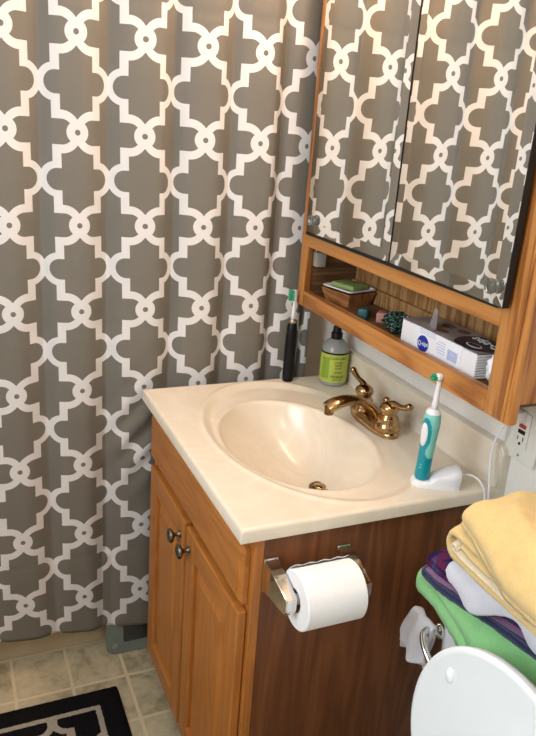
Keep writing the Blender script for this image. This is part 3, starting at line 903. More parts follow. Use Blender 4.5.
# ------------------------------------------------------------------ things on the open shelf
SZ = 1.0265
def shelf_things():
    # wooden tray box
    ang = math.radians(14)
    R = Matrix.Translation((-.0745, .520, SZ)) @ Matrix.Rotation(ang, 4, 'Z')
    t = thing('wooden_box', (-.0745, .520, SZ), 'small tapered wooden box holding a white soap dish on the open shelf', 'box')
    bm = NB(); a0, b0, a1, b1, h = .035, .037, .044, .048, .031
    def rg(a, b, z): return [bm.verts.new((x * a, y * b, z)) for x, y in ((-1, -1), (1, -1), (1, 1), (-1, 1))]
    rs = [rg(a0, b0, 0), rg(a1, b1, h), rg(a1 - .004, b1 - .004, h), rg(a0 - .003, b0 - .003, .004)]
    for a, b in zip(rs, rs[1:]):
        for k in range(4): bm.faces.new((a[k], a[(k + 1) % 4], b[(k + 1) % 4], b[k]))
    bm.faces.new(rs[0][::-1]); bm.faces.new(rs[-1])
    for v in bm.verts: v.co = R @ v.co
    obj('sides', bm, M['boxwood'], t)
    # soap dish
    bm = NB()
    def rr(a, b, z, r=.008, n=5):
        out = []
        for sx, sy, a_0 in ((1, 1, 0), (-1, 1, PI / 2), (-1, -1, PI), (1, -1, 1.5 * PI)):
            for k in range(n + 1):
                an = a_0 + k / n * PI / 2
                out.append(bm.verts.new(R @ Vector((sx * (a - r) + r * math.cos(an), sy * (b - r) + r * math.sin(an), z))))
        return out
    rs = [rr(.034, .038, h + .0005), rr(.043, .0475, h + .005), rr(.0435, .048, h + .008), rr(.0405, .045, h + .0085), rr(.036, .040, h + .004)]
    for a, b in zip(rs, rs[1:]):
        n = len(a)
        for k in range(n): bm.faces.new((a[k], a[(k + 1) % n], b[(k + 1) % n], b[k]))
    bm.faces.new(rs[0][::-1]); bm.faces.new(rs[-1])
    obj('soap_dish', bm, M['ceramic'], None, True, (-.0745, .520, SZ + h), 'shallow white soap dish resting on the wooden box', 'soap dish', angle=40)
    vs = box(-.028, .028, -.034, .034, h + .0045, h + .0165, .004, 3)
    for v in vs.verts: v.co = R @ (Matrix.Rotation(.1, 4, 'Z') @ v.co)
    obj('soap_bar', vs, M['soapgreen'], None, True, (-.0745, .520, SZ + h + .0045), 'green bar of soap in the white dish', 'soap')
    # capsule-shaped holders
    for (nm, m, c, rz, lab, cat) in (('dental_floss_case', M['dteal'], (-.102, .398), .85, 'dark teal plastic case lying beside the wooden box', 'plastic case'),
                                ('lip_balm_case', M['pink'], (-.080, .362), .95, 'pink plastic case lying between teal case and foil bundle', 'plastic case')):
        Q = Matrix.Translation((c[0], c[1], SZ)) @ Matrix.Rotation(rz, 4, 'Z')
        b = NB(); addbox(b, -.027, .027, -.0115, .0115, 0, .024, .004, 3)
        for v in b.verts:
            k = 1 - .22 * (v.co.x / .027 + 1) / 2
            v.co.y *= k; v.co.z *= k
        for v in b.verts: v.co = Q @ v.co
        obj(nm, b, m, None, True, (c[0], c[1], SZ), lab, cat)
    # crumpled foil / scrunchie bundle
    b = NB(); bmesh.ops.create_icosphere(b, subdivisions=5, radius=1.0)
    for v in b.verts:
        d = v.co.normalized()
        r = 1 + .28 * noise.noise(d * 4.5) + .22 * abs(noise.noise(d * 11))
        v.co = Vector((-.094 + d.x * .024 * r, .279 + d.y * .034 * r, SZ + .0215 + max(-.0212, d.z * .019 * r)))
    obj('foil_scrunchie', b, M['foil'], None, False, (-.094, .279, SZ), 'shiny dark green crinkled scrunchie beside the white carton', 'scrunchie')
    # carton of cotton swabs: open flap, stacked trays on the end
    x0, x1, y0, y1, z1 = -.123, -.040, -.002, .224, SZ + .0465
    t = thing('cotton_swab_carton', (-.08, .11, SZ), 'white and blue carton of cotton swabs with torn flap and dark printed top', 'carton')
    # ridged tray body with fluted ends
    bm = NB(); nl = 9
    for i in range(nl):
        z = SZ + .001 + i * .0049
        addbox(bm, x0 + .0012, x1 - .001, y0, y1, z, z + .0040, .0009, 1)
    addbox(bm, x0 + .003, x1 - .003, y0 + .003, y1 - .003, SZ + .0005, SZ + .044)
    obj('tray_stack', bm, M['white'], t)
    bm = box(x0, x0 + .0011, y0 + .040, y1 - .040, SZ + .0008, z1, .0002, 1)
    sl = obj('front_label', bm, M['boxwhite'], t)
    for a, b in ((y0 + .001, y0 + .0395), (y1 - .0395, y1 - .001)):
        obj('clear_wrap', box(x0 + .0004, x0 + .0015, a, b, SZ + .0012, z1 - .001), M['white'], t)
    # top sheet
    bm = box(x0, x1, y0 + .0, y1 - .0, z1 + .0002, z1 + .0012)
    tp_ = obj('top_panel', bm, M['boxtop'], t, label='grey brown printed top of the carton')
    def disc(cx, cy, a, b_, z, m, nm, par, n=40):
        bm = NB(); vs = [bm.verts.new((cx + a * math.cos(2 * PI * k / n), cy + b_ * math.sin(2 * PI * k / n), z)) for k in range(n)]
        bm.faces.new(vs); ex = bmesh.ops.extrude_face_region(bm, geom=bm.faces[:])
        for v in [g for g in ex['geom'] if isinstance(g, bmesh.types.BMVert)]: v.co.z += .0003
        return obj(nm, bm, m, par)
    # dark ellipse with the name
    bm = NB(); vs = []
    cy = y0 + .045
    poly = []
    for k in range(41):
        a = 2 * PI * k / 40
        poly.append((max(x0 + .0005, min(x1 - .0005, -.078 + .048 * math.cos(a))), max(y0 + .0005, cy + .048 * math.sin(a))))
    q = []
    for p in poly[:-1]:
        if not q or (abs(p[0] - q[-1][0]) + abs(p[1] - q[-1][1])) > 1e-5: q.append(p)
    em = obj('top_emblem', prism(q, 'Z', z1 + .0013, z1 + .0016), M['navy'], tp_, label='dark navy oval emblem')
    # the wording reads along the carton from its far end, upside down to the room
    b = text_mesh('Q-tips', .030); place_text(b, (-.066, cy, z1 + .0019), (0, 1, 0), (-1, 0, 0))
    obj('lettering', b, M['cream'], em)
    b = NB()
    disc(-.098, cy - .004, .010, .018, z1 + .0017, M['cream'], 'seal_mark', em)
    disc(-.098, cy - .004, .008, .0155, z1 + .0021, M['navy'], 'seal_field', em)
    for (px, py, r_) in ((-.065, .155, .013), (-.098, .128, .010), (-.06, .115, .012)):
        disc(px, py, r_, r_ * 1.15, z1 + .0013, M['brown'], 'printed_spot', tp_)
    # torn flap standing up
    b = NB(); vs = [(-.118, .132, z1 + .001), (-.100, .168, z1 + .001), (-.094, .166, z1 + .036), (-.099, .150, z1 + .034), (-.112, .131, z1 + .004)]
    f = b.faces.new([b.verts.new(v) for v in vs])
    o = obj('torn_flap', b, M['boxtop'], tp_); s = o.modifiers.new('t', 'SOLIDIFY'); s.thickness = .0008
    # front marks: blue oval with name, barcode
    b = NB(); n = 36
    vs = [b.verts.new((x0 - .0003, y1 - .074 + .0175 * math.cos(2 * PI * k / n), SZ + .0180 + .0155 * math.sin(2 * PI * k / n))) for k in range(n)]
    b.faces.new(vs); ex = bmesh.ops.extrude_face_region(b, geom=b.faces[:])
    for v in [g for g in ex['geom'] if isinstance(g, bmesh.types.BMVert)]: v.co.x += .0003
    ov = obj('logo_oval', b, M['blue'], sl)
    b = text_mesh('Q-tips', .0125); place_text(b, (x0 - .0006, y1 - .0745, SZ + .0180), (0, -1, .12), (0, .12, 1))
    obj('lettering', b, M['cream'], ov)
    b = NB(); random.seed(3); y = y0 + .050
    while y < y0 + .078:
        w_ = random.choice((.0006, .001, .0014)); addbox(b, x0 - .0003, x0, y, y + w_, SZ + .012, SZ + .031); y += w_ + random.choice((.0007, .0011))
    obj('barcode', b, M['paleblue'], sl)
    for k in range(5): obj('printed_line', box(x0 - .0003, x0, y0 + .085, y0 + .108 + .004 * (k % 2), SZ + .036 - k * .005, SZ + .0372 - k * .005), M['paleblue'], sl)
    for k in range(3): obj('printed_line', box(x0 - .0003, x0, y1 - .110, y1 - .060, SZ + .044 - k * .0035, SZ + .0448 - k * .0035), M['paleblue'], sl)
    # crumpled clear bag
    b = NB(); bmesh.ops.create_icosphere(b, subdivisions=4, radius=1.0)
    for v in b.verts:
        d = v.co.normalized(); r = 1 + .45 * noise.noise(d * 3.2 + Vector((4, 1, 2))) + .25 * abs(noise.noise(d * 7))
        v.co = Vector((-.104 + d.x * .014 * r, -.034 + d.y * .016 * r, SZ + .031 + max(-.0308, d.z * .028 * r)))
    obj('plastic_wrapper', b, M['white'], None, True, (-.104, -.034, SZ), 'crumpled white plastic wrapper in the near corner of the shelf', 'wrapper')
shelf_things()

# ------------------------------------------------------------------ hand soap bottle
def soap_bottle():
    cx_, cy_ = -.0600, .578
    t = thing('hand_soap_bottle', (cx_, cy_, H), 'lime green liquid hand soap bottle with black cap at the back corner', 'soap bottle')
    R = .0342
    prof = [(0, .0015), (R - .006, .0005), (R - .002, .002), (R, .007), (R, .085), (R - .0008, .092), (R - .006, .104), (R - .014, .113), (.014, .117), (.0125, .118), (0, .118)]
    obj('bottle', lathe(prof, (cx_, cy_, H), 48), M['clearpl'], t, True, angle=60)
    pl = [(0, .003), (R - .004, .0032), (R - .0018, .008), (R - .0018, .016), (0, .016)]
    obj('liquid', lathe(pl, (cx_, cy_, H), 40), M['soapliq'], t, True, angle=60)
    lb = obj('label', lathe([(R + .0003, .012), (R + .0006, .012), (R + .0006, .0835), (R + .0003, .0835), (R + .0003, .012)], (cx_, cy_, H), 64), M['lime'], t, True, angle=40, label='lime green wrap label')
    obj('label_band', lathe([(R + .0007, .0835), (R + .0009, .0835), (R + .0009, .0875), (R + .0007, .0875), (R + .0007, .0835)], (cx_, cy_, H), 64), M['black'], lb, True, angle=40)
    # darker print panel and lettering wrapped round the bottle
    def wrapb(bm, a_c, zc, rr):
        for v in bm.verts:
            an = a_c + v.co.x / rr; k = rr + v.co.z
            v.co = Vector((cx_ + k * math.cos(an), cy_ + k * math.sin(an), H + zc + v.co.y))
        return bm
    view = math.atan2(-.916 - cy_, -.93 - cx_)
    g = NB()
    for i in range(12):
        addbox(g, -.011 + i * .0018, -.011 + (i + 1) * .0018, -.027, .027, 0, .0002)
    obj('side_print', wrapb(g, view - .62, .048, R + .0007), M['limedk'], lb)
    for body, size, z, dx in (('CLEAN DAY', .0082, .074, .28), ('LIQUID', .0068, .064, .34), ('HAND', .0068, .0565, .34), ('SOAP', .0068, .049, .34), ('LEMON', .0065, .038, .34), ('VERBENA', .0085, .027, .32), ('12.5 FL OZ', .0055, .0195, .32)):
        b = text_mesh(body, size)
        obj('lettering', wrapb(b, view + dx, z, R + .0007), M['ink'], lb)
    prof = [(.0115, .115), (.0140, .1165), (.0143, .130), (.0133, .1325), (.0110, .1345), (.0105, .145), (.0090, .148), (0, .149)]
    cp = obj('cap', lathe([(0, .115)] + prof, (cx_, cy_, H), 28), M['black'], t, True, angle=40)
soap_bottle()

# ------------------------------------------------------------------ black electric toothbrush
def black_brush():
    c = Vector((-.1665, .6155, H + .0003))
    t = thing('electric_toothbrush', c, 'slim black electric toothbrush with green-tipped head standing near the curtain', 'toothbrush')
    prof = [(0, 0), (.0125, .0), (.0138, .003), (.0142, .02), (.0142, .09), (.0130, .135), (.0112, .146), (.0085, .150), (0, .1505)]
    bd = obj('handle', lathe(prof, c, 28), M['black'], t, True, angle=50)
    obj('collar', lathe([(0, .1505), (.0082, .1503), (.0088, .152), (.0082, .157), (.0062, .160), (0, .161)], c, 24), M['nickel'], t, True, angle=50)
    for z in (.132, .128):
        obj('power_mark', box(c.x - .0138 - .0005, c.x - .0128, c.y - .004, c.y + .003, c.z + z, c.z + z + .0018), M['pewter'], bd)
    nk = obj('brush_neck', tube([c + Vector((0, 0, .160)), c + Vector((0, 0, .175)), c + Vector((0, 0, .205)), c + Vector((-.001, 0, .216)), c + Vector((-.001, 0, .232))], [.0062, .0042, .0032, .0036, .0040], 14), M['white'], t, True, label='white snap-on brush head')
    b = NB()
    for i in range(5):
        for j in range(3):
            z = .208 + i * .0055; y = -.004 + j * .004
            addtube(b, [c + Vector((-.003, y, z)), c + Vector((-.0145, y * 1.1, z + .0005))], .0021, 8)
    obj('bristles', b, M['green_br'], nk, label='green bristles')
black_brush()

# ------------------------------------------------------------------ teal electric toothbrush on its charger
def teal_brush():
    bz = H + .0125
    c = Vector((-.1525, .056, bz))
    lean = Matrix.Rotation(math.radians(2.2), 4, 'X')
    t = thing('electric_toothbrush', (c.x, c.y, bz), 'teal and mint electric toothbrush standing on its white charger', 'toothbrush')
    # body: slightly oval
    prof = [(0, 0), (.0120, .0003), (.0135, .004), (.0138, .012), (.0136, .03), (.0138, .06), (.0150, .09), (.0158, .110), (.0152, .124), (.0135, .132), (.011, .136), (0, .137)]
    def L(b):
        for v in b.verts:
            v.co = c + lean @ (v.co - c)
        return b
    b = lathe([(r, z) for r, z in prof[:10]] + [(0, .1325)], c, 56)
    # material split: mint grip sweeps on the right of the body, teal below and around the button
    b.faces.ensure_lookup_table()
    bmesh.ops.subdivide_edges(b, edges=[e for e in b.edges if abs(e.verts[0].co.z - e.verts[1].co.z) > .004], cuts=10, use_grid_fill=True)
    vdir = math.atan2(-.916 - c.y, -.93 - c.x)
    for f in b.faces:
        m = f.calc_center_median() - c
        an = (math.atan2(m.y, m.x) - vdir + PI) % (2 * PI) - PI     # 0 = toward the room; + = to the right as seen
        s = an * .0145; z = m.z
        teal = z < .046 + (0.028 * (1 - math.tanh((s - (-.004)) / .004))) / 1.0
        ring = ((s + .009) / .0125) ** 2 + ((z - .091) / .034) ** 2 < 1
        f.material_index = 0 if (teal or ring) else 1
    body = obj('handle', L(b), [M['teal'], M['mint']], t, True, angle=60)
    # white oval button, wrapped on the front
    bm = NB(); rr = .0152; nseg = 28
    rings = []
    for (k, lift) in ((1.0, .0002), (.92, .0012), (.6, .0016)):
        ring = []
        for i in range(nseg):
            a = 2 * PI * i / nseg
            s = -.0105 + .0078 * k * math.cos(a); z = .092 + .0235 * k * math.sin(a)
            an = vdir + s / .0145; r0 = .0140 + .0012 * (z - .06) / .03 + lift
            ring.append(bm.verts.new((c.x + r0 * math.cos(an), c.y + r0 * math.sin(an), c.z + z)))
        rings.append(ring)
    for a, b2 in zip(rings, rings[1:]):
        for k in range(nseg): bm.faces.new((a[k], a[(k + 1) % nseg], b2[(k + 1) % nseg], b2[k]))
    bm.faces.new(rings[-1])
    obj('power_button', L(bm), M['white'], body, True, label='white oval power button')
    b = NB()
    for k in range(2):
        an = vdir + (-.006 + k * .0) / .0145; r0 = .0140
        addbox(b, c.x + r0 * math.cos(an) - .0006, c.x + r0 * math.cos(an) + .001, c.y + r0 * math.sin(an) - .003, c.y + r0 * math.sin(an) + .002, c.z + .026 + k * .006, c.z + .0275 + k * .006)
    obj('charge_mark', L(b), M['mint'], body)
    obj('collar', L(lathe([(0, .1325), (.0138, .1322), (.0130, .136), (.0095, .1395), (.0068, .1405), (0, .141)], c, 28)), M['white'], t, True, angle=50)
    nk = obj('brush_neck', L(tube([c + Vector((0, 0, .1405)), c + Vector((0, 0, .15)), c + Vector((0, 0, .185)), c + Vector((-.0005, 0, .196))], [.0062, .0055, .0042, .0045], 16)), M['white'], t, True)
    hd = L(lathe([(0, -.008), (.0065, -.0075), (.0075, -.004), (.0075, .0015), (.006, .004), (0, .0045)], c + Vector((-.001, 0, .201)), 20, 'X'))
    obj('brush_disc', hd, M['white'], nk, True)
    b = NB()
    for i in range(14):
        a = i * 2.4; r = .0017 * math.sqrt(i)
        p = c + Vector((-.008, r * math.cos(a), .201 + r * math.sin(a)))
        addtube(b, [p, p + Vector((-.009, 0, 0))], .0013, 6)
    obj('bristles', L(b), M['green_br'], nk, label='green bristles')
    # charger
    ch = thing('toothbrush_charger', (c.x + .02, c.y, H), 'white wedge-shaped toothbrush charger with white cord on the basin top', 'charger')
    d = Vector((.080, -.036)).normalized(); n = Vector((-d.y, d.x))
    bm = NB()
    def sec(s, hw, h, r=.006):
        base = Vector((c.x, c.y)) + d * s
        pts = []
        for (a, z) in ((-hw, 0.0003), (-hw, h * .55), (-hw * .88, h * .9), (-hw * .6, h), (hw * .6, h), (hw * .88, h * .9), (hw, h * .55), (hw, 0.0003)):
            p = base + n * a; pts.append(bm.verts.new((p.x, p.y, H + z)))
        return pts
    ss = [sec(-.0185, .007, .009), sec(-.015, .014, .0118), sec(-.006, .019, .0122), (sec(.013, .0195, .0122)), sec(.0165, .020, .018), sec(.030, .021, .025), sec(.052, .0215, .034), sec(.064, .0205, .038), sec(.069, .018, .036)]
    for a, b2 in zip(ss, ss[1:]):
        for k in range(7): bm.faces.new((a[k], a[k + 1], b2[k + 1], b2[k]))
        bm.faces.new((a[7], a[0], b2[0], b2[7]))
    bm.faces.new(ss[0]); bm.faces.new(ss[-1][::-1])
    obj('charger_base', bm, M['white'], ch, True, angle=50)
    e = Vector((c.x, c.y)) + d * .069
    cord = bez((e.x, e.y, H + .022), (e.x + .03, e.y - .004, H + .028), (-.058, -.004, H + .024), (-.052, -.0075, H - .012), 12)
    cord += bez((-.052, -.0075, H - .014), (-.048, -.009, H - .04), (-.042, -.010, H - .04), (-.044, -.0065, H - .006), 8)
    cord += bez((-.044, -.0060, H - .004), (-.046, -.006, H + .03), (-.045, .012, H + .06), (-.034, .012, .90), 12)
    cord += bez((-.034, .012, .902), (-.024, .010, .93), (-.014, -.012, .99), (-.022, -.012, .962), 12)
    obj('cord', tube(cord, .0021, 8), M['white'], ch, True)
    obj('plug', box(-.030, -.0065, -.026, -.001, .9445, .9665, .003), M['white'], ch, True, angle=40)
teal_brush()

# ------------------------------------------------------------------ outlet on the wall
def outlet():
    y0, y1, z0, z1 = -.060, .020, .868, .990
    t = thing('wall_outlet', (0, -.02, .93), 'ivory ground-fault wall outlet with red and black buttons', 'outlet')
    pl = obj('cover_plate', box(-.006, -.0003, y0, y1, z0, z1, .002), M['ivory'], t, True, angle=30)
    rc = obj('receptacle', box(-.0085, -.0062, -.037, -.003, .896, .963, .001), M['ivory'], t, True, angle=30)
    obj('reset_button', box(-.0102, -.0087, -.029, -.013, .9335, .9405), M['red'], rc, label='red reset button')
    obj('test_button', box(-.0102, -.0087, -.029, -.013, .9225, .9295), M['black'], rc, label='black test button')
    for zc in (.909,):
        for dy, hh in ((-.0265, .008), (-.0135, .0065)):
            obj('slot', box(-.0089, -.0086, dy - .001, dy + .001, zc, zc + hh), M['black'], rc)
        obj('ground_hole', lathe([(0, -.0004), (.0028, -.0004), (.0028, .0004), (0, .0004)], (-.0087, -.020, zc - .006), 12, 'X'), M['black'], rc)
    for zc in (z0 + .012, z1 - .010):
        obj('screw', lathe([(0, -.0012), (.0025, -.001), (.0028, 0), (0, .0004)], (-.006, -.020, zc), 14, 'X'), M['nickel'], pl, True)
outlet()

# ------------------------------------------------------------------ toilet
TY = -.375
def toilet():
    t = thing('toilet', (-.35, TY, 0), 'white toilet with raised lid beside the vanity', 'toilet')
    zt = .700
    # tank (tapers a little downward)
    bm = NB()
    def rr(x0, x1, y0, y1, z, r, n=6):
        out = []
        for cx_, cy_, a0 in ((x1 - r, y1 - r, 0), (x0 + r, y1 - r, PI / 2), (x0 + r, y0 + r, PI), (x1 - r, y0 + r, 1.5 * PI)):
            for k in range(n + 1):
                a = a0 + k / n * PI / 2; out.append(bm.verts.new((cx_ + r * math.cos(a), cy_ + r * math.sin(a), z)))
        return out
    def loft(rs, top=True, bot=True):
        for a, b in zip(rs, rs[1:]):
            n = len(a)
            for k in range(n): bm.faces.new((a[k], a[(k + 1) % n], b[(k + 1) % n], b[k]))
        if bot: bm.faces.new(rs[0][::-1])
        if top: bm.faces.new(rs[-1])
    hw = .272
    loft([rr(-.185, -.012, TY - hw + .02, TY + hw - .02, .372, .04), rr(-.195, -.012, TY - hw + .006, TY + hw - .006, .42, .035), rr(-.200, -.012, TY - hw, TY + hw, .668, .03)])
    tank = obj('tank', bm, M['ceramic'], t, True, angle=40)
    bm = NB()
    loft([rr(-.208, -.006, TY - hw - .008, TY + hw + .008, .669, .03), rr(-.212, -.004, TY - hw - .010, TY + hw + .010, .678, .03), rr(-.212, -.004, TY - hw - .010, TY + hw + .010, .692, .03), rr(-.204, -.010, TY - hw - .002, TY + hw + .002, zt, .026)])
    obj('tank_lid', bm, M['ceramic'], t, True, angle=40)
    # bowl and pedestal: lofted egg outlines
    bm = NB()
    def egg(xb, xf, w_, z, n=40):
        out = []
        xc = xb + (xf - xb) * .42
        for k in range(n):
            a = 2 * PI * k / n; c, s = math.cos(a), math.sin(a)
            lx = (xb - xc) if c > 0 else (xc - xf)
            out.append(bm.verts.new((xc + abs(lx) * c, TY + w_ * s, z)))
        return out
    loft([egg(-.14, -.50, .11, 0), egg(-.14, -.50, .11, .06), egg(-.17, -.50, .10, .16), egg(-.19, -.60, .14, .28), egg(-.205, -.66, .175, .36), egg(-.205, -.675, .183, .392),
          egg(-.225, -.655, .165, .396), egg(-.25, -.63, .14, .37), egg(-.30, -.56, .09, .26), egg(-.34, -.50, .05, .22)])
    obj('bowl', bm, M['ceramic'], t, True, angle=50)
    obj('tank_foot', box(-.24, -.03, TY - .12, TY + .12, .22, .385, .02, 3), M['ceramic'], t, True, angle=40)
    # seat ring
    bm = NB()
    def egg2(o, z, n=48):
        return egg(-.262 + 0 * o, -.680 - o, .186 + o, z, n)
    rs = [egg(-.290, -.700, .187, .398, 48), egg(-.290, -.704, .190, .408, 48), egg(-.296, -.696, .183, .416, 48), egg(-.34, -.63, .115, .416, 48), egg(-.346, -.622, .108, .406, 48), egg(-.34, -.63, .115, .398, 48)]
    loft(rs, False, False)
    n = 48
    for k in range(n): bm.faces.new((rs[-1][k], rs[-1][(k + 1) % n], rs[0][(k + 1) % n], rs[0][k]))
    obj('seat', bm, M['lid'], t, True, angle=50)
    # raised lid, leaning back a little; its underside faces the room
    bm = NB()
    hinge = Vector((-.305, TY - .008, .418)); tilt = math.radians(2.0)
    up = Vector((math.sin(tilt), 0, math.cos(tilt))); nr = Vector((-math.cos(tilt), 0, math.sin(tilt)))
    n = 72; Hh = .356
    def ring(o, d):
        out = []
        for k in range(n):
            a = 2 * PI * k / n; c, s = math.cos(a), math.sin(a)
            zz = .165 + (Hh - .165 - o) * c if c > 0 else .165 + (.160 - o * .6) * c
            ex = 1.0 if c > 0 else .62
            yy = (.186 - o) * math.copysign(abs(s) ** ex, s)
            if c < 0: yy *= 1 - .10 * c * c
            out.append(bm.verts.new(hinge + up * zz + Vector((0, 1, 0)) * yy + nr * d))
        return out
    rs = [ring(.010, -.012), ring(.002, -.008), ring(0, -.002), ring(0, .004), ring(.003, .0065), ring(.008, .0072), ring(.010, .0070), ring(.016, .0058), ring(.10, .0055)]
    loft(rs)
    bmesh.ops.recalc_face_normals(bm, faces=bm.faces)
    ld = obj('lid', bm, M['lid'], t, True, angle=50, label='raised lid with its smooth underside facing the room')
    for s in (1, -1):
        p = hinge + up * .262 + Vector((0, 1, 0)) * (.118 * s) + nr * .0055
        Mr = Matrix.Rotation(-tilt, 3, 'Y')
        b = NB(); bmesh.ops.create_uvsphere(b, u_segments=20, v_segments=12, radius=1)
        for v in b.verts: v.co = p + up * (v.co.z * .0125) + Vector((0, 1, 0)) * (v.co.y * .0085) + nr * (v.co.x * .006)
        obj('bumper', b, M['lid'], ld, True)
    for s in (1, -1):
        obj('hinge', box(-.312, -.282, TY + s * .075 - .012, TY + s * .075 + .012, .396, .426, .004), M['lid'], t, True, angle=40)
    # flush lever
    ly = TY + hw - .018
    lv = obj('flush_lever', lathe([(0, -.024), (.008, -.0235), (.010, -.018), (.009, -.008), (.014, -.004), (.0155, 0.001), (0, .001)], (-.2005, ly + .008, .616), 20, 'X'), M['chrome'], tank, True, label='curved chrome flush lever')
    q = bez((-.224, ly + .006, .624), (-.246, ly + .008, .622), (-.250, ly - .020, .606), (-.240, ly - .088, .566), 12)
    obj('lever_arm', tube(q, [.008, .009, .0095, .010, .0105, .0105, .011, .011, .011, .011, .0115, .0115, .009], 14, flat=(.5, .95)), M['chrome'], lv, True)
toilet()

# ------------------------------------------------------------------ towels on the tank
ST = Matrix.Identity(4)
YE = -.58
def fold_path(segs, n=8):
    """segs: list of ('L', y, z) points and ('A', cy, cz, r, a0, a1) arcs"""
    out = []
    for s in segs:
        if s[0] == 'L': out.append((s[1], s[2]))
        else:
            _, cy, cz, r, a0, a1 = s
            for k in range(n + 1):
                a = math.radians(a0 + (a1 - a0) * k / n); out.append((cy + r * math.cos(a), cz + r * math.sin(a)))
    # resample
    P = [Vector((p[0], p[1])) for p in out]; q = [P[0]]
    for a, b in zip(P, P[1:]):
        d = (b - a).length; m = max(1, int(d / .007))
        for k in range(1, m + 1): q.append(a.lerp(b, k / m))
    return q
def ribbon(path, th, x0, x1, nx=26, warp=None, amp=.003, seed=0.0, fr=14):
    """thick cloth following a folded path in the y-z plane, running from x0 to x1"""
    bm = NB(); n = len(path); nrm = []
    for i in range(n):
        d = (path[min(n - 1, i + 1)] - path[max(0, i - 1)]).normalized(); nrm.append(Vector((-d.y, d.x)))
    loop = []
    NE = 5
    de = (path[-1] - path[-2]).normalized(); ds = (path[0] - path[1]).normalized()
    for i in range(n): loop.append((path[i] + nrm[i] * th / 2))
    for k in range(1, NE + 1):
        a = PI * k / (NE + 1); loop.append(path[-1] + (nrm[-1] * math.cos(a) + de * math.sin(a)) * th / 2)
    for i in range(n - 1, -1, -1): loop.append((path[i] - nrm[i] * th / 2))
    for k in range(1, NE + 1):
        a = PI * k / (NE + 1); loop.append(path[0] + (-nrm[0] * math.cos(a) + ds * math.sin(a)) * th / 2)
    cen = Vector((0, 0)); rows = []
    L = len(loop)
    mid = path + [path[-1]] * NE + path[::-1] + [path[0]] * NE
    stn = [(0, .50), (.002, .76), (.005, .93), (.009, 1.0)] + [((x1 - x0) * k / nx, 1.0) for k in range(1, nx) if .012 < (x1 - x0) * k / nx < x1 - x0 - .006] + [((x1 - x0) - .004, .85), ((x1 - x0), .45)]
    for (s, k) in stn:
        x = x0 + s; row = []
        for j in range(L):
            p = mid[j].lerp(loop[j], k)
            v = Vector((x, p.x, p.y))
            w_ = Vector((noise.noise(Vector((v.x * fr, v.y * fr, v.z * fr * 1.5 + seed))), noise.noise(Vector((v.x * fr, v.y * fr + 9, v.z * fr * 1.5 + seed))), noise.noise(Vector((v.x * fr + 5, v.y * fr, v.z * fr * 1.5 + seed)))))
            fz = Vector((noise.noise(v * 190), noise.noise(v * 190 + Vector((3, 3, 3))), noise.noise(v * 190 + Vector((7, 7, 7)))))
            v = v + w_ * amp + fz * .0009
            if warp: v = warp(v)
            row.append(bm.verts.new(ST @ v))
        rows.append(row)
    for a, b in zip(rows, rows[1:]):
        for j in range(L): bm.faces.new((a[j], a[(j + 1) % L], b[(j + 1) % L], b[j]))
    # close the ends strip-wise
    for row in (rows[0], rows[-1]):
        for j in range(n - 1):
            o = 2 * n + NE - 1
            bm.faces.new((row[j], row[j + 1], row[o - j - 1], row[o - j]))
        bm.faces.new(row[n - 1:n + NE + 1])
        bm.faces.new(row[2 * n + NE - 1:] + [row[0]])
    return bm
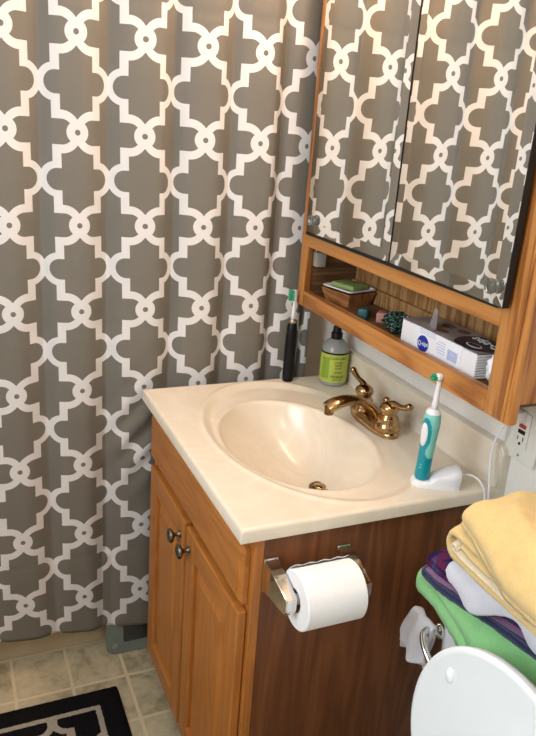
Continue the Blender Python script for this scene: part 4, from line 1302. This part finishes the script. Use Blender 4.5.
def towels():
    XB = -.030; G = 'folded towels stacked on the toilet tank'
    def D(v):          # shared droop of everything past the tank's front edge
        f = max(0, (-.212 - v.x) / .05)
        v.z -= .016 * f * f
        v.z += .055 * max(0, min(.28, -.14 - v.y)) * (1 if v.z > .735 else max(0, (v.z - .70) / .035))
        return v
    def SH(v, k=.17):      # the lower towels sit turned the other way, edge stepping back
        v.x += k * max(0, -.14 - v.y) * max(0, min(1, (-.08 - v.x) / .12))
        return v
    def yaw(v, deg=-5.5):
        a = math.radians(deg); dx, dy = v.x + .25, v.y + .15
        return Vector((-.25 + dx * math.cos(a) - dy * math.sin(a), -.15 + dx * math.sin(a) + dy * math.cos(a), v.z))
    # green
    def wg(v):
        top = max(0, min(1, (v.z - .706) / .03))
        if v.x < -.12: v.x += .026 * max(0, min(1, (v.y + .27) / .13)) * min(1, (-.12 - v.x) / .08)
        v = D(v)
        f = max(0, (-.216 - v.x) / .04)
        v.z -= .026 * f * f * (1 - .6 * top)
        return SH(v, .13)
    p = fold_path([('L', YE, .7105), ('L', -.100, .7100), ('A', -.096, .7195, .0095, -90, 90), ('L', -.102, .7290), ('L', YE, .7290)])
    obj('folded_towel', ribbon(p, .0185, -.266, XB, warp=wg, amp=.0030, seed=1), M['gterry'], None, True, (-.14, -.33, .69), 'light green folded towel at the bottom of the stack on the toilet tank', 'towel', G)
    # purple
    t = thing('folded_towel', (-.14, -.33, .733), 'dark purple and navy patterned folded towel above the green one', 'towel', G)
    for k, (z, m, nm) in enumerate(((.7475, M['navyt'], 'lower_fold'), (.7720, M['purple'], 'upper_fold'))):
        p = fold_path([('L', YE + .01, z - .0055), ('L', -.116 - k * .004, z - .0055), ('A', -.111 - k * .004, z, .0055, -90, 90), ('L', -.116 - k * .004, z + .0055), ('L', YE + .01, z + .0055)])
        obj(nm, ribbon(p, .0094, -.250 + k * .003, XB - .005, warp=lambda v: SH(D(v)), amp=.0018, seed=3 + k), m, t, True)
    p = fold_path([('L', YE + .02, .7598), ('L', -.116, .7598)])
    obj('folded_edge', ribbon(p, .0040, -.2515, XB - .01, warp=lambda v: SH(D(v)), amp=.0015, seed=6), M['mauve'], t, True, label='mauve edge between the folds')
    # white
    def lump(v):
        lo = max(0, min(1, (-.19 - v.x) / .06))
        b = .5 + .5 * math.sin(v.y * 58 + 3.2)
        v.x -= .012 * lo * b
        k = (v.z - .808) / .015
        v.z += .0045 * lo * k * (b - .6)
        v.z -= .012 * lo * lo * math.exp(-((v.y + .215) / .05) ** 2) * (1 - k) * .5
        return SH(D(v), .15)
    p = fold_path([('L', YE + .01, .8070), ('L', -.188, .8070)])
    obj('folded_towel', ribbon(p, .0330, -.268, XB - .005, nx=40, warp=lump, amp=.0045, seed=11, fr=20), M['wterry'], None, True, (-.14, -.33, .79), 'white fluffy folded towel squeezed beneath the yellow ones', 'towel', G)
    # yellow with rolled fold
    t = thing('folded_towel', (-.14, -.33, .80), 'yellow folded towel with a rolled spiral fold showing at its end', 'towel', G)
    cz = .8580
    W = lambda v: yaw(D(v))
    p = fold_path([('L', -.200, cz + .0005), ('A', -.192, cz + .0005, .0052, 200, -100), ('L', -.222, cz - .0070), ('L', YE, cz - .0060)], 14)
    obj('inner_roll', ribbon(p, .0046, -.2665, XB - .01, warp=W, amp=.0010, seed=15), M['hem'], t, True, label='pale inner roll of the fold')
    p = fold_path([('L', YE, cz - .0185), ('L', -.192, cz - .0190), ('A', -.188, cz, .0190, -90, 90), ('L', -.196, cz + .0190), ('L', YE, cz + .0150)], 16)
    obj('outer_fold', ribbon(p, .0115, -.264, XB - .005, warp=W, amp=.0020, seed=17), M['yellow'], t, True)
    p = fold_path([('L', YE, cz + .0040), ('L', -.230, cz + .0050), ('L', -.208, cz + .0095)], 8)
    obj('middle_fold', ribbon(p, .0075, -.2660, XB - .01, warp=W, amp=.0012, seed=19), M['yellow'], t, True)
    # top yellow
    def wt(v):
        k = max(0, min(1, (v.z - .885) / .026))
        u = max(0, min(1, (-.19 - v.y) / .16)); u = u * u * (3 - 2 * u)
        f = max(0, (-.205 - v.x) / .06)
        v.z += max(.1, min(1, (v.x + .262) / .05)) * k * (.0045 * math.sin((v.y * .75 - v.x) * 80 + 2.5 * noise.noise(Vector((v.x * 8, v.y * 8, 0)))) + .007 * noise.noise(Vector((v.x * 14, v.y * 9, 2))) + .010 * u)
        if v.x < -.15: v.x -= .016 * u * min(1, (-.15 - v.x) / .06)
        v.z -= f * f * .020 * u
        return yaw(D(v))
    t = thing('folded_towel', (-.14, -.33, .885), 'yellow creased towel on top of the stack', 'towel', G)
    p = fold_path([('L', YE, .8935), ('L', -.196, .8935)], 12)
    obj('lower_fold', ribbon(p, .0130, -.262, XB, nx=40, warp=wt, amp=.0020, seed=25), M['yellow'], t, True)
    p = fold_path([('L', YE, .9065), ('L', -.200, .9065)], 12)
    obj('upper_fold', ribbon(p, .0270, -.263, XB, nx=60, warp=wt, amp=.003, seed=23), M['yellow'], t, True)
towels()
def washcloth():
    # hangs over the flush lever at the tank corner
    bm = NB(); rows = []
    nI, nJ = 44, 34
    for i in range(nI + 1):
        s = i / nI; row = []
        for j in range(nJ + 1):
            u = j / nJ
            # over-the-lever profile: front flap and back flap
            if s < .5:
                k = s / .5; z = .566 + .066 * k; x = -.224 - .006 * (1 - k)
                z -= .020 * (1 - k) * math.sin(u * PI)
            else:
                k = (s - .5) / .5; z = .632 - .098 * k; x = -.218 + .006 * k
            arch = math.exp(-((s - .5) / .10) ** 2)
            z += .010 * arch
            y = -.120 + .064 * u * (1 - .1 * arch)
            y += .004 * math.sin(s * 9)
            x += .007 * math.sin(u * 3 * PI + .6) * (1 - .5 * arch)
            z -= .016 * abs(u - .6) * (1 if s < .5 else 1)
            if s >= .5: y += .016 * k; 
            x += .003 * noise.noise(Vector((u * 6, s * 7, 2)))
            row.append(bm.verts.new((x, y, z)))
        rows.append(row)
    for a, b in zip(rows, rows[1:]):
        for j in range(nJ): bm.faces.new((a[j], a[j + 1], b[j + 1], b[j]))
    o = obj('washcloth', bm, M['greyterry'], None, True, (-.24, -.09, .56), 'white washcloth draped behind the chrome flush lever', 'washcloth')
    s = o.modifiers.new('thickness', 'SOLIDIFY'); s.thickness = .007; s.offset = 0
    u = o.modifiers.new('soft', 'SUBSURF'); u.levels = 1; u.render_levels = 1
washcloth()

# ------------------------------------------------------------------ vanity light above the mirrors (source of the warm light)
lt = thing('vanity_light', (-.03, .27, 2.02), 'three-globe bathroom light bar above the mirror cabinet', 'wall lamp')
obj('back_plate', box(-.03, -.0005, -.06, .60, 1.985, 2.055, .004), M['brass'], lt)
for b in BULBS:
    obj('socket', lathe([(.022, -.028), (.022, -.07), (.018, -.078), (0, -.078)], (0, b[1], b[2]), 20, 'X'), M['brass'], lt, True)
